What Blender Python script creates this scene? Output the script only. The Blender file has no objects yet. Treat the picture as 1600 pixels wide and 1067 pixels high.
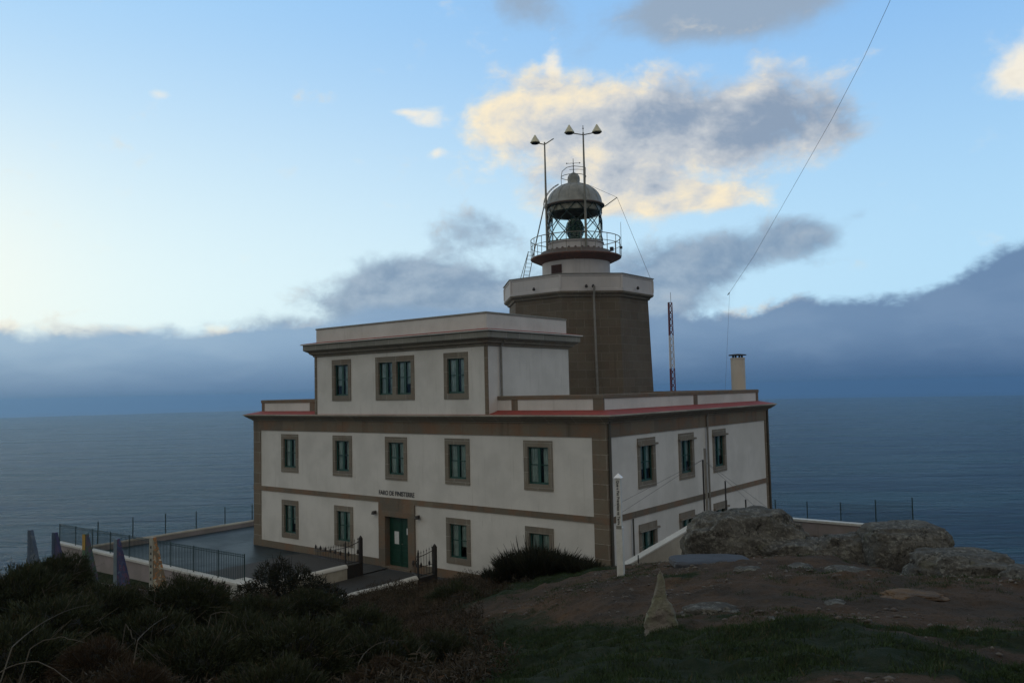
import bpy, bmesh, math, random
import numpy as np
from mathutils import Vector, noise as mnoise
random.seed(7); rng = np.random.default_rng(7)
R = math.radians
scene = bpy.context.scene
COL = scene.collection

# ------------------------------------------------------------------ camera
YAW = -0.67288
cam_d = bpy.data.cameras.new('camera'); cam = bpy.data.objects.new('camera', cam_d); COL.objects.link(cam)
scene.camera = cam
CAM = Vector((17.177, -27.349, 8.392))
def cam_matrix():
    from mathutils import Matrix
    p, r = 0.06045, -0.022247
    fw = Vector((math.sin(YAW)*math.cos(p), math.cos(YAW)*math.cos(p), math.sin(p)))
    rt = Vector((math.cos(YAW), -math.sin(YAW), 0)); up = rt.cross(fw)
    r2 = rt*math.cos(r) + up*math.sin(r); u2 = -rt*math.sin(r) + up*math.cos(r)
    m = Matrix((r2, u2, -fw)).transposed().to_4x4(); m.translation = CAM
    return m
cam.matrix_world = cam_matrix()
cam_d.sensor_width = 36; cam_d.lens = 1269.8/1600*36
cam_d.clip_start = 0.1; cam_d.clip_end = 60000
scene.view_settings.view_transform = 'Standard'; scene.view_settings.look = 'None'
scene.view_settings.gamma = 1; scene.view_settings.exposure = 0

# ------------------------------------------------------------------ node helper
class NT:
    def __init__(s, tree): s.t = tree; s.n = tree.nodes; s.l = tree.links
    def node(s, typ, **kw):
        x = s.n.new(typ)
        for k, v in kw.items(): setattr(x, k, v)
        return x
    def put(s, sock, v):
        if isinstance(v, X): v = v.s
        if isinstance(v, bpy.types.NodeSocket): s.l.new(v, sock)
        else:
            if isinstance(v, tuple) and len(v) == 3 and sock.type == 'RGBA': v = v + (1,)
            sock.default_value = v
    def m(s, op, a, b=None, c=None):
        x = s.node('ShaderNodeMath', operation=op); s.put(x.inputs[0], a)
        if b is not None: s.put(x.inputs[1], b)
        if c is not None: s.put(x.inputs[2], c)
        return X(s, x.outputs[0])
    def vm(s, op, a, b=None, scale=None):
        x = s.node('ShaderNodeVectorMath', operation=op); s.put(x.inputs[0], a)
        if b is not None: s.put(x.inputs[1], b)
        if scale is not None: s.put(x.inputs['Scale'], scale)
        return X(s, x.outputs[0])
    def noise(s, vec, scale, detail=4, rough=.55, dist=0, col=False):
        x = s.node('ShaderNodeTexNoise'); s.put(x.inputs['Vector'], vec)
        s.put(x.inputs['Scale'], scale); x.inputs['Detail'].default_value = detail
        x.inputs['Roughness'].default_value = rough; x.inputs['Distortion'].default_value = dist
        return X(s, x.outputs[1 if col else 0])
    def mix(s, f, a, b, typ='MIX'):
        x = s.node('ShaderNodeMix', data_type='RGBA', blend_type=typ, clamp_factor=True)
        s.put(x.inputs[0], f); s.put(x.inputs[6], a); s.put(x.inputs[7], b)
        return X(s, x.outputs[2])
    def ss(s, v, lo, hi, a=0., b=1.):
        x = s.node('ShaderNodeMapRange', interpolation_type='SMOOTHSTEP')
        s.put(x.inputs[0], v); s.put(x.inputs[1], lo); s.put(x.inputs[2], hi); s.put(x.inputs[3], a); s.put(x.inputs[4], b)
        return X(s, x.outputs[0])
class X:
    def __init__(s, t, sock): s.t = t; s.s = sock
    def __add__(s, o): return s.t.m('ADD', s, o)
    __radd__ = __add__
    def __mul__(s, o): return s.t.m('MULTIPLY', s, o)
    __rmul__ = __mul__
    def __sub__(s, o): return s.t.m('SUBTRACT', s, o)
    def __rsub__(s, o): return s.t.m('SUBTRACT', o, s)
    def __truediv__(s, o): return s.t.m('DIVIDE', s, o)
def cl(v): return v.t.m('MINIMUM', v.t.m('MAXIMUM', v, 0.), 1.)

# ------------------------------------------------------------------ world: dawn sky with clouds
SUN_AZ = YAW - 0.86; SUN_EL = R(5)
world = bpy.data.worlds.new('World'); scene.world = world; world.use_nodes = True
world.node_tree.nodes.clear()
W = NT(world.node_tree)
tc = W.node('ShaderNodeTexCoord'); gen = X(W, tc.outputs['Generated'])
sx = W.node('ShaderNodeSeparateXYZ'); W.put(sx.inputs[0], gen)
dx, dy, dz = [X(W, o) for o in sx.outputs]
# azimuth measured from the middle of the view, wrapped to -pi..pi
cy_, sy_ = math.cos(YAW), math.sin(YAW)
rx = dx*cy_ - dy*sy_; ry = dx*sy_ + dy*cy_
az = W.m('ARCTAN2', rx, ry); el = W.m('ARCSINE', dz)
def blob(a0, e0, ra, re):
    u = (az - a0)*(1/ra); v = (el - e0)*(1/re)
    return W.m('EXPONENT', (u*u + v*v)*-1.0)
def blobs(*L):
    r = None
    for b in L:
        k = b[4] if len(b) > 4 else 1
        x = blob(*b[:4])*k
        r = x if r is None else r + x
    return r
sc = W.node('ShaderNodeCombineXYZ'); W.put(sc.inputs[0], rx); W.put(sc.inputs[1], ry); W.put(sc.inputs[2], dz*1.5)
P0 = X(W, sc.outputs[0])
wn = W.noise(P0, 9, 3, .5, col=True)
P1 = W.vm('ADD', P0, W.vm('SCALE', W.vm('SUBTRACT', wn, (.5, .5, .5)), scale=.045))
P2 = W.vm('ADD', P1, (-.016, 0, .016))
n1 = W.noise(P1, 13, 9, .61); n2 = W.noise(P2, 13, 9, .61)
n3 = W.noise(P1, 5, 5, .5)
n4 = W.noise(W.vm('ADD', P1, (3.1, 1.7, 2.2)), 22, 8, .58)
relief = (n1 - n2)*5.0           # lit from the left and above
# clear sky
eh = W.ss(el, 0.02, 0.62); side = W.ss(az, -.75, .62)
low = W.mix(side, (.84, .98, .97), (.48, .75, .96))
high = W.mix(side, (.36, .63, .94), (.23, .48, .86))
sky = W.mix(W.ss(el, .08, .52), low, high)
sky = W.mix(blob(-.66, .12, .16, .14)*.6, sky, (1.0, .98, .85))
nis = W.node('ShaderNodeTexSky', sky_type='NISHITA', sun_disc=False, sun_elevation=SUN_EL, sun_rotation=SUN_AZ)
nisb = W.vm('SCALE', W.vm('MULTIPLY', X(W, nis.outputs[0]), (.4, .7, 1.0)), scale=.003)
# top of the dome and the sky behind the viewer are greyer with broken cloud
back = W.ss(ry, .35, -.3)
over = W.mix(W.ss(n3, .4, .6), (.50, .46, .39), (.64, .57, .46))
sky = W.mix(back*.85, sky, over)
sky = W.mix(W.ss(el, .55, 1.1)*.85, sky, (.38, .38, .36))
# high soft grey clouds
d = blobs((.30, .432, .11, .04, 1.25), (.20, .43, .06, .03, .6), (.46, .44, .08, .02, .5), (.03, .455, .06, .03, .85), (.1, .40, .05, .03, .45)) + (n1 - .5)*1.3
sky = W.mix(W.ss(d, .2, 1.0)*.85, sky, (.31, .38, .47))
# small cream wisps
d = blobs((-.10, .328, .028, .014, .85), (-.135, .336, .02, .006, .7), (-.09, .29, .012, .008, .5), (-.41, .336, .013, .006, .6), (.595, .315, .045, .03, 1.1), (.62, .25, .035, .02, .6), (-.03, .27, .02, .01, .4), (.06, .385, .013, .03, .9)) + (n1 - .5)*1.9 + (n4 - .5)*1.0
sky = W.mix(W.ss(d, .2, 1.0)*.85, sky, (1.0, .90, .72))
# large cumulus: cream on the left and below, grey in its middle and right
md = blobs((.0, .325, .055, .035, .9), (.07, .33, .07, .05, 1.0), (.15, .29, .11, .07, 1.1), (.29, .31, .10, .055, 1.1), (.37, .285, .06, .03, .5), (.12, .225, .10, .018, .6), (.25, .222, .08, .018, .9), (.04, .24, .03, .03, .5))
d = md + (n1 - .5)*2.1
alpha = W.ss(d, .22, 1.0)
core = blobs((.29, .31, .12, .055, 1.3), (.17, .31, .05, .05, .55), (.05, .28, .035, .05, .7), (.11, .30, .05, .05, .3), (.16, .25, .05, .02, .5), (.38, .285, .08, .035, .6)) + (n1 - .5)*.9 + (n4 - .5)*.6 - relief*.6
mc = W.mix(W.ss(core, -.35, .75), (1.0, .86, .61), (.62, .64, .66))
mc = W.mix(W.ss(core, .25, 1.6), mc, (.26, .335, .45))
sky = W.mix(alpha*.96, sky, mc)
# grey puffs over the horizon bank
d = blobs((-.13, .138, .060, .038, 1.5), (-.18, .105, .07, .03, 1.0), (-.04, .12, .06, .035, 1.0), (-.03, .20, .06, .025, .65), (.05, .10, .12, .05, 1), (.19, .13, .08, .042, 1.15), (.27, .155, .06, .028, .95), (.345, .172, .05, .026, .9), (.41, .19, .02, .01, .5), (-.28, .085, .1, .012, .75)) + (n1 - .5)*2.1 + (n4 - .5)*.6
pc = W.mix(W.ss(relief + (n4 - .5)*1.2, -1.1, 1.3), (.175, .265, .40), (.34, .43, .54))
sky = W.mix(W.ss(d, .25, 1.1)*.9, sky, pc)
# horizon bank
fc = W.node('ShaderNodeFloatCurve'); c = fc.mapping.curves[0]
pts = [(-1.6, .06), (-.8, .075), (-.56, .079), (-.42, .081), (-.34, .083), (-.26, .090), (-.15, .105), (-.02, .105), (.1, .10), (.2, .085), (.26, .088), (.343, .099), (.43, .101), (.49, .114), (.53, .128), (.58, .145), (.75, .17), (1.6, .12)]
mp = lambda a: (a + 1.6)/3.2
c.points[0].location = (mp(pts[0][0]), pts[0][1]*4); c.points[1].location = (mp(pts[-1][0]), pts[-1][1]*4)
for a_, t_ in pts[1:-1]: c.points.new(mp(a_), t_*4)
fc.mapping.update()
W.put(fc.inputs['Value'], cl((az + 1.6)*(1/3.2)))
top = X(W, fc.outputs[0])*.25
rough_top = W.ss(az, -.3, .45, .03, .055)
edge = top + (n1 - .5)*rough_top + (n4 - .5)*.022 - el
bank_up = W.mix(side, (.31, .46, .63), (.14, .235, .395))
bank_lo = W.mix(side, (.105, .205, .365), (.048, .113, .24))
bk = W.mix(W.ss(el, .075, -.004), bank_up, bank_lo)
bn = W.noise(W.vm('MULTIPLY', P1, (1, 1, 2.2)), 9, 7, .5)
bk = W.mix(cl(W.ss(bn, .40, .66)*.42*W.ss(el, -.005, .06)), bk, W.mix(side, (.38, .52, .66), (.19, .29, .45)))
lip = W.ss(edge, .013, .001)*.75*W.ss(n4, .40, .56)*cl(blobs((-.57, .08, .06, .05, 1), (-.46, .08, .06, .05, .6), (-.36, .08, .045, .05, 1.2), (-.25, .09, .03, .05, .5), (.29, .09, .055, .05, .9)))
bk = W.mix(lip, bk, (1.0, .82, .58))
sky = W.mix(W.ss(edge, -.005, .012)*.97, sky, bk)
tot = W.vm('ADD', sky, nisb)
bg = W.node('ShaderNodeBackground'); W.put(bg.inputs[0], tot); bg.inputs[1].default_value = 1.0
wo = W.node('ShaderNodeOutputWorld'); W.l.new(bg.outputs[0], wo.inputs[0])
world.cycles.sampling_method = 'MANUAL'; world.cycles.sample_map_resolution = 512

sun_d = bpy.data.lights.new('sun', 'SUN'); sun = bpy.data.objects.new('sun', sun_d); COL.objects.link(sun)
sun_d.energy = 0.4; sun_d.angle = R(12); sun_d.color = (1, .86, .66)
sv = Vector((math.sin(SUN_AZ)*math.cos(SUN_EL), math.cos(SUN_AZ)*math.cos(SUN_EL), math.sin(SUN_EL)))
sun.rotation_euler = sv.to_track_quat('Z', 'Y').to_euler(); sun.location = (0, 0, 60)

# ------------------------------------------------------------------ materials
def new_mat(name):
    m = bpy.data.materials.new(name); m.use_nodes = True; m.node_tree.nodes.clear()
    T = NT(m.node_tree); b = T.node('ShaderNodeBsdfPrincipled'); o = T.node('ShaderNodeOutputMaterial')
    T.l.new(b.outputs[0], o.inputs[0]); return m, T, b, o
def obj_co(T): return X(T, T.node('ShaderNodeTexCoord').outputs['Object'])
def bump(T, b, h, strength=.4, dist=.02):
    x = T.node('ShaderNodeBump'); T.put(x.inputs['Height'], h)
    x.inputs['Strength'].default_value = strength; x.inputs['Distance'].default_value = dist
    T.l.new(x.outputs[0], b.inputs['Normal'])
def simple(name, c1, c2=None, rough=.7, scale=4, bs=.25, bd=.01, metal=0, spec=.4, bscale=None):
    m, T, b, o = new_mat(name); co = obj_co(T)
    c2 = c2 or tuple(v*.8 for v in c1)
    n = T.noise(co, scale, 6, .6)
    T.put(b.inputs['Base Color'], T.mix(T.ss(n, .35, .65), c1, c2))
    b.inputs['Roughness'].default_value = rough; b.inputs['Metallic'].default_value = metal
    b.inputs['Specular IOR Level'].default_value = spec
    if bs: bump(T, b, T.noise(co, bscale or scale*6, 4, .6), bs, bd)
    return m
def plaster(name, c1, c2, c3):
    m, T, b, o = new_mat(name); co = obj_co(T)
    n = T.noise(co, .6, 6, .6); st = T.noise(T.vm('MULTIPLY', co, (5, 5, .35)), 1.0, 5, .6)
    c = T.mix(T.ss(n, .38, .66), c1, c2)
    c = T.mix(T.ss(st, .56, .78)*.4, c, c3)
    st2 = T.noise(T.vm('ADD', T.vm('MULTIPLY', co, (9, 9, .5)), (5, 2, 9)), 1.0, 4, .6)
    c = T.mix(T.ss(st2, .60, .74)*.35, c, tuple(v*.8 for v in c3))
    c = T.mix(T.ss(T.noise(co, 14, 5, .7), .62, .8)*.25, c, c3)
    c = T.mix(T.ss(T.noise(co, .23, 4, .6), .5, .62)*.25, c, c3)
    T.put(b.inputs['Base Color'], c); b.inputs['Roughness'].default_value = .9
    b.inputs['Specular IOR Level'].default_value = .15
    bump(T, b, T.noise(co, 30, 4, .6) + T.noise(co, 3, 3, .6)*2, .25, .012)
    return m
def masonry(name, a, b2, c3, joint, bw, bh, mort=.012, mix3=.5, seed=0):
    m, T, b, o = new_mat(name); uv = X(T, T.node('ShaderNodeTexCoord').outputs['UV']); co = obj_co(T)
    br = T.node('ShaderNodeTexBrick'); T.put(br.inputs['Vector'], T.vm('ADD', uv, (seed*3.3, 0, 0)))
    T.put(br.inputs['Color1'], a); T.put(br.inputs['Color2'], b2); T.put(br.inputs['Mortar'], joint)
    br.inputs['Scale'].default_value = 1; br.inputs['Brick Width'].default_value = bw; br.inputs['Row Height'].default_value = bh
    br.inputs['Mortar Size'].default_value = mort; br.inputs['Mortar Smooth'].default_value = .3; br.inputs['Bias'].default_value = -.1
    n = T.noise(co, 1.1, 6, .62); n2 = T.noise(co, 9, 6, .7); n3 = T.noise(co, 60, 3, .6)
    c = T.mix(T.ss(n, .42, .66)*mix3, X(T, br.outputs[0]), c3)
    c = T.mix(T.ss(n2, .5, .75)*.35, c, tuple(v*.55 for v in a))
    c = T.mix(T.ss(n3, .55, .75)*.3, c, tuple(min(1, v*1.7) for v in b2))
    st = T.noise(T.vm('MULTIPLY', co, (3.2, 3.2, .22)), 1.0, 5, .6)
    c = T.mix(T.ss(st, .55, .75)*.45, c, tuple(v*.45 for v in a))
    T.put(b.inputs['Base Color'], c); b.inputs['Roughness'].default_value = .88; b.inputs['Specular IOR Level'].default_value = .2
    bump(T, b, X(T, br.outputs[1])*-1.2 + n2*.8 + n3*.3, .5, .02)
    return m
M = {}
M['white'] = plaster('painted_render', (.60, .575, .53), (.52, .50, .46), (.40, .38, .33))
M['white2'] = plaster('painted_render_tower', (.50, .47, .45), (.44, .42, .41), (.34, .31, .28))
M['stone'] = masonry('dressed_granite', (.165, .148, .120), (.21, .188, .148), (.185, .135, .095), (.34, .32, .28), 1.35, .62, .011)
M['stone_band'] = masonry('granite_band', (.135, .115, .088), (.185, .152, .11), (.20, .115, .07), (.20, .17, .14), 1.9, .9, .008, .7)
M['stone_grey'] = masonry('granite_cornice', (.20, .195, .17), (.25, .24, .205), (.16, .16, .14), (.36, .35, .31), .92, 2.5, .010, .3)
M['stone_quoin'] = masonry('granite_corner_blocks', (.135, .115, .085), (.185, .155, .115), (.17, .115, .08), (.36, .33, .28), 2.2, .58, .010, .6)
M['stone_tower'] = masonry('granite_tower_blocks', (.105, .088, .066), (.135, .113, .085), (.115, .082, .060), (.19, .17, .14), .95, .5, .011, .45)
M['red'] = simple('red_roof_tiles', (.29, .045, .034), (.20, .042, .032), .75, 3)
M['roof'] = simple('flat_roof_membrane', (.20, .18, .16), (.14, .13, .12), .85, 2)
M['green'] = simple('green_window_paint', (.018, .075, .060), (.014, .055, .045), .45, 6, .1)
M['door'] = simple('green_door_paint', (.010, .055, .035), (.008, .04, .026), .4, 5, .1)
M['paper'] = simple('notice_paper', (.62, .64, .62), (.55, .56, .56), .7, 9, 0)
M['curtain'] = simple('window_curtain', (.62, .64, .62), (.45, .48, .48), .9, 3, .4, .03, bscale=8)
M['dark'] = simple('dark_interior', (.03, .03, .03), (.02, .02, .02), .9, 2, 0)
M['iron'] = simple('black_wrought_iron', (.018, .018, .018), (.03, .022, .018), .55, 8, .1)
M['gfence'] = simple('dark_green_fence_paint', (.009, .028, .027), (.012, .032, .03), .5, 8, .1)
M['pipe'] = simple('grey_drainpipe', (.20, .19, .17), (.16, .15, .13), .5, 5, .1)
M['pipe_dark'] = simple('dark_drainpipe', (.055, .06, .052), (.07, .06, .05), .6, 5, .1)
M['mast'] = simple('galvanised_mast', (.20, .20, .175), (.16, .155, .13), .5, 6, .1, metal=.2)
M['dome'] = simple('weathered_zinc_dome', (.27, .27, .245), (.20, .205, .19), .6, 3, .15)
M['rustrim'] = simple('rusty_rim', (.13, .095, .075), (.085, .07, .06), .7, 5)
M['soffit'] = simple('reddish_gallery_soffit', (.20, .095, .07), (.14, .085, .07), .7, 4)
M['louvre'] = simple('maroon_louvre', (.07, .028, .022), (.05, .022, .02), .6, 5)
M['lamp'] = simple('cream_lamp_shade', (.62, .58, .40), (.5, .47, .34), .5, 5, .05)
M['cap'] = plaster('wall_cap', (.42, .39, .32), (.30, .27, .22), (.16, .14, .11))
M['capw'] = plaster('white_wall_cap', (.55, .54, .50), (.45, .44, .40), (.28, .26, .22))
M['wallpink'] = plaster('pinkish_grey_wall', (.30, .26, .25), (.24, .215, .20), (.15, .13, .12))
M['poleW'] = simple('white_pole_paint', (.55, .55, .52), (.47, .47, .43), .6, 5, .1)
M['poleC'] = simple('white_pole_cap', (.85, .85, .85), (.75, .75, .75), .5, 5, .05)
M['lett'] = simple('black_letters', (.02, .02, .022), (.03, .03, .03), .5, 5, 0)
M['twig'] = simple('dead_stem', (.085, .07, .05), (.055, .045, .032), .85, 9)
M['steel_red'] = simple('red_lattice_paint', (.15, .035, .045), (.11, .03, .04), .6, 6, 0)
M['steel_white'] = simple('white_lattice_paint', (.55, .54, .56), (.5, .5, .52), .6, 6, 0)
M['chim'] = plaster('chimney_render', (.56, .50, .42), (.48, .44, .38), (.33, .29, .24))
M['wire'] = simple('steel_wire', (.10, .10, .11), (.07, .07, .08), .6, 5, 0)

def glass_mat(name, tint, rough=.03, ior=1.5):
    m, T, b, o = new_mat(name)
    T.n.remove(b)
    tr = T.node('ShaderNodeBsdfTransparent'); tr.inputs[0].default_value = tint + (1,)
    gl = T.node('ShaderNodeBsdfGlossy'); gl.inputs['Roughness'].default_value = rough
    co = obj_co(T); bp = T.node('ShaderNodeBump'); bp.inputs['Strength'].default_value = .06; bp.inputs['Distance'].default_value = .05
    T.put(bp.inputs['Height'], T.noise(co, 1.6, 2, .5)); T.l.new(bp.outputs[0], gl.inputs['Normal'])
    fr = T.node('ShaderNodeFresnel'); fr.inputs[0].default_value = ior
    mx = T.node('ShaderNodeMixShader'); T.l.new(fr.outputs[0], mx.inputs[0]); T.l.new(tr.outputs[0], mx.inputs[1]); T.l.new(gl.outputs[0], mx.inputs[2])
    T.l.new(mx.outputs[0], o.inputs[0]); return m
M['glass'] = glass_mat('window_glass', (.74, .86, .84))
M['lglass'] = glass_mat('lantern_glass', (.93, .98, .97), .02, 1.14)
m, T, b, o = new_mat('lens_glass'); co = obj_co(T)
T.put(b.inputs['Base Color'], T.mix(T.ss(T.noise(co, 5, 4, .6), .4, .65), (.015, .045, .035), (.07, .13, .09)))
b.inputs['Roughness'].default_value = .12; b.inputs['Coat Weight'].default_value = .6
bump(T, b, T.noise(co, 9, 2, .5), .4, .04); M['lens'] = m

# wet paving of the terrace
m, T, b, o = new_mat('wet_paving'); co = obj_co(T)
n = T.noise(co, .35, 5, .6); n2 = T.noise(co, 12, 5, .7)
T.put(b.inputs['Base Color'], T.mix(T.ss(n + n2*.2, .45, .75), (.024, .034, .038), (.036, .046, .050)))
T.put(b.inputs['Roughness'], T.ss(n, .38, .62, .42, .55)); b.inputs['Specular IOR Level'].default_value = .08
br = T.node('ShaderNodeTexBrick'); T.put(br.inputs['Vector'], co); br.inputs['Scale'].default_value = 1; br.inputs['Brick Width'].default_value = 3.1; br.inputs['Row Height'].default_value = 2.4; br.offset = 0; br.inputs['Mortar Size'].default_value = .025
base = T.mix(T.ss(n + n2*.2, .45, .75), (.020, .028, .031), (.040, .052, .056))
base = T.mix(T.ss(T.noise(co, 1.1, 6, .7, .8), .55, .64)*.7, base, (.012, .015, .016))
T.put(b.inputs['Base Color'], T.mix(X(T, br.outputs[1])*.8, base, (.010, .012, .012)))
bump(T, b, n2, .15, .01); M['paving'] = m
m, T, b, o = new_mat('dark_asphalt'); co = obj_co(T)
T.put(b.inputs['Base Color'], T.mix(T.noise(co, 6, 6, .7), (.018, .018, .018), (.05, .048, .045)))
b.inputs['Roughness'].default_value = .85; bump(T, b, T.noise(co, 60, 3, .6), .4, .01); M['asphalt'] = m
m, T, b, o = new_mat('pinkish_paving'); co = obj_co(T)
br = T.node('ShaderNodeTexBrick'); T.put(br.inputs['Vector'], co); br.inputs['Scale'].default_value = 1.2
T.put(br.inputs['Color1'], (.19, .165, .16)); T.put(br.inputs['Color2'], (.15, .135, .135)); T.put(br.inputs['Mortar'], (.08, .07, .07))
T.put(b.inputs['Base Color'], T.mix(T.ss(T.noise(co, 1.3, 6, .65), .4, .7)*.6, X(T, br.outputs[0]), (.10, .085, .08)))
b.inputs['Roughness'].default_value = .6; bump(T, b, T.noise(co, 25, 4, .6), .3, .01); M['path'] = m

# ground of the headland: soil, stones and turf
m, T, b, o = new_mat('headland_ground'); co = obj_co(T)
at = T.node('ShaderNodeAttribute', attribute_name='turf'); turf = X(T, at.outputs['Fac'])
n = T.noise(co, .55, 7, .62); n2 = T.noise(co, 4, 8, .68); n3 = T.noise(co, 28, 6, .7)
soil = T.mix(T.ss(n, .36, .62), (.060, .045, .032), (.102, .064, .039))
soil = T.mix(T.ss(n2, .50, .72)*.7, soil, (.034, .030, .024))
soil = T.mix(T.ss(T.noise(co, .9, 5, .6, .6), .62, .70)*.5, soil, (.13, .078, .035))
soil = T.mix(T.ss(n3, .58, .68)*.6, soil, (.13, .105, .082))
soil = T.mix(T.ss(T.noise(co, 17, 6, .72), .54, .64)*.7, soil, (.022, .019, .015))
soil = T.mix(T.ss(T.noise(co, 50, 4, .7), .60, .68)*.5, soil, (.16, .14, .115))
vo = T.node('ShaderNodeTexVoronoi'); T.put(vo.inputs['Vector'], co); vo.inputs['Scale'].default_value = 9
soil = T.mix(T.ss(X(T, vo.outputs[0]), .16, .06)*T.ss(n2, .5, .6), soil, (.17, .15, .12))
gr = T.mix(T.ss(n2, .4, .62), (.016, .027, .010), (.030, .036, .016))
tm = T.ss(turf + (n - .5)*.9 + (n2 - .5)*.7, .38, .62)
T.put(b.inputs['Base Color'], T.mix(tm, soil, gr)); b.inputs['Roughness'].default_value = .95; b.inputs['Specular IOR Level'].default_value = .15
n6 = T.noise(co, 75, 4, .7)
bump(T, b, n2*1.0 + n3*.45 + n6*.15, 1.0, .13); M['ground'] = m

m, T, b, o = new_mat('lichen_rock'); co = obj_co(T)
n = T.noise(co, 1.2, 7, .62); n2 = T.noise(co, 9, 7, .72); n5 = T.noise(co, 3.2, 5, .6)
wc = T.vm('ADD', co, T.vm('SCALE', T.noise(co, 2, 5, .65, col=True), scale=1.1))
vo = T.node('ShaderNodeTexVoronoi', feature='DISTANCE_TO_EDGE'); T.put(vo.inputs['Vector'], T.vm('MULTIPLY', wc, (1, 1, 1.8))); vo.inputs['Scale'].default_value = .9
crack = T.ss(X(T, vo.outputs[0]), .018, .0)*T.ss(n5, .42, .56)
c = T.mix(T.ss(n, .38, .62), (.088, .084, .074), (.135, .130, .114))
c = T.mix(T.ss(n2, .48, .60)*T.ss(n5, .36, .54)*.85, c, (.25, .245, .21))
c = T.mix(T.ss(T.noise(co, 20, 5, .7), .52, .64)*.5, c, (.045, .040, .034))
c = T.mix(T.ss(T.noise(co, 2.1, 5, .6), .58, .68)*.4, c, (.125, .12, .07))
c = T.mix(crack*.7, c, (.018, .016, .013))
T.put(b.inputs['Base Color'], c); b.inputs['Roughness'].default_value = .95; b.inputs['Specular IOR Level'].default_value = .2
bump(T, b, n2*1.8 - crack*1.5 + n5*.6, 1.0, .07); M['rock'] = m
M['stele'] = simple('standing_stone', (.165, .145, .125), (.165, .168, .115), .95, 4.5, 1.0, .06, bscale=14)
M['slab'] = simple('blue_grey_slab', (.050, .054, .062), (.038, .040, .046), .8, 3, .5, .02)

# sea
m, T, b, o = new_mat('sea_water'); co = obj_co(T)
rot = T.node('ShaderNodeVectorRotate', rotation_type='Z_AXIS'); T.put(rot.inputs['Vector'], co); rot.inputs['Angle'].default_value = YAW + .06
rc = X(T, rot.outputs[0])
w1 = T.noise(T.vm('MULTIPLY', rc, (.012, .038, 1)), 1, 5, .58, .6)
w2 = T.noise(T.vm('MULTIPLY', rc, (.05, .12, 1)), 1, 6, .65, .4)
w3 = T.noise(T.vm('MULTIPLY', rc, (.0016, .009, 1)), 1, 7, .68, .5)
w4 = T.noise(T.vm('MULTIPLY', rc, (.02, .075, 1)), 1, 5, .62, .5)
T.put(b.inputs['Base Color'], T.mix(T.ss(w3*.6 + w4*.4, .40, .60), (.001, .010, .020), (.006, .048, .070)))
T.put(b.inputs['Roughness'], T.ss(w3, .36, .62, .14, .30)); b.inputs['IOR'].default_value = 1.33; b.inputs['Specular IOR Level'].default_value = .065
w0 = T.noise(T.vm('MULTIPLY', rc, (.0035, .012, 1)), 1, 4, .55, .5)
bump(T, b, w0*22.0 + w1*14.0 + w2*8.0, 1.0, 1.0); M['sea'] = m

def foliage(name, cols, trans=.15):
    m, T, b, o = new_mat(name); co = obj_co(T)
    at = T.node('ShaderNodeAttribute', attribute_name='vary'); v = X(T, at.outputs['Fac'])
    n = T.noise(co, 2.2, 4, .6)
    c = T.mix(T.ss(v, .1, .75), cols[0], cols[1]); c = T.mix(T.ss(v + (n - .5)*.8, .78, .95), c, cols[2])
    T.put(b.inputs['Base Color'], c); b.inputs['Roughness'].default_value = .8; b.inputs['Specular IOR Level'].default_value = .15
    return m
M['gorse'] = foliage('gorse_foliage', ((.020, .024, .012), (.036, .043, .018), (.060, .045, .024)))
M['gorse2'] = foliage('dry_gorse_foliage', ((.035, .024, .015), (.055, .036, .020), (.035, .042, .018)))
M['broom'] = foliage('dark_broom_foliage', ((.014, .016, .010), (.026, .028, .016), (.045, .034, .022)))
M['heath'] = foliage('heath_foliage', ((.026, .022, .014), (.048, .036, .022), (.095, .060, .038)))
M['grass'] = foliage('grass_blades', ((.018, .033, .012), (.036, .058, .020), (.072, .062, .033)))
M['core'] = simple('twiggy_core', (.014, .013, .009), (.010, .010, .007), .95, 6)

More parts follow.
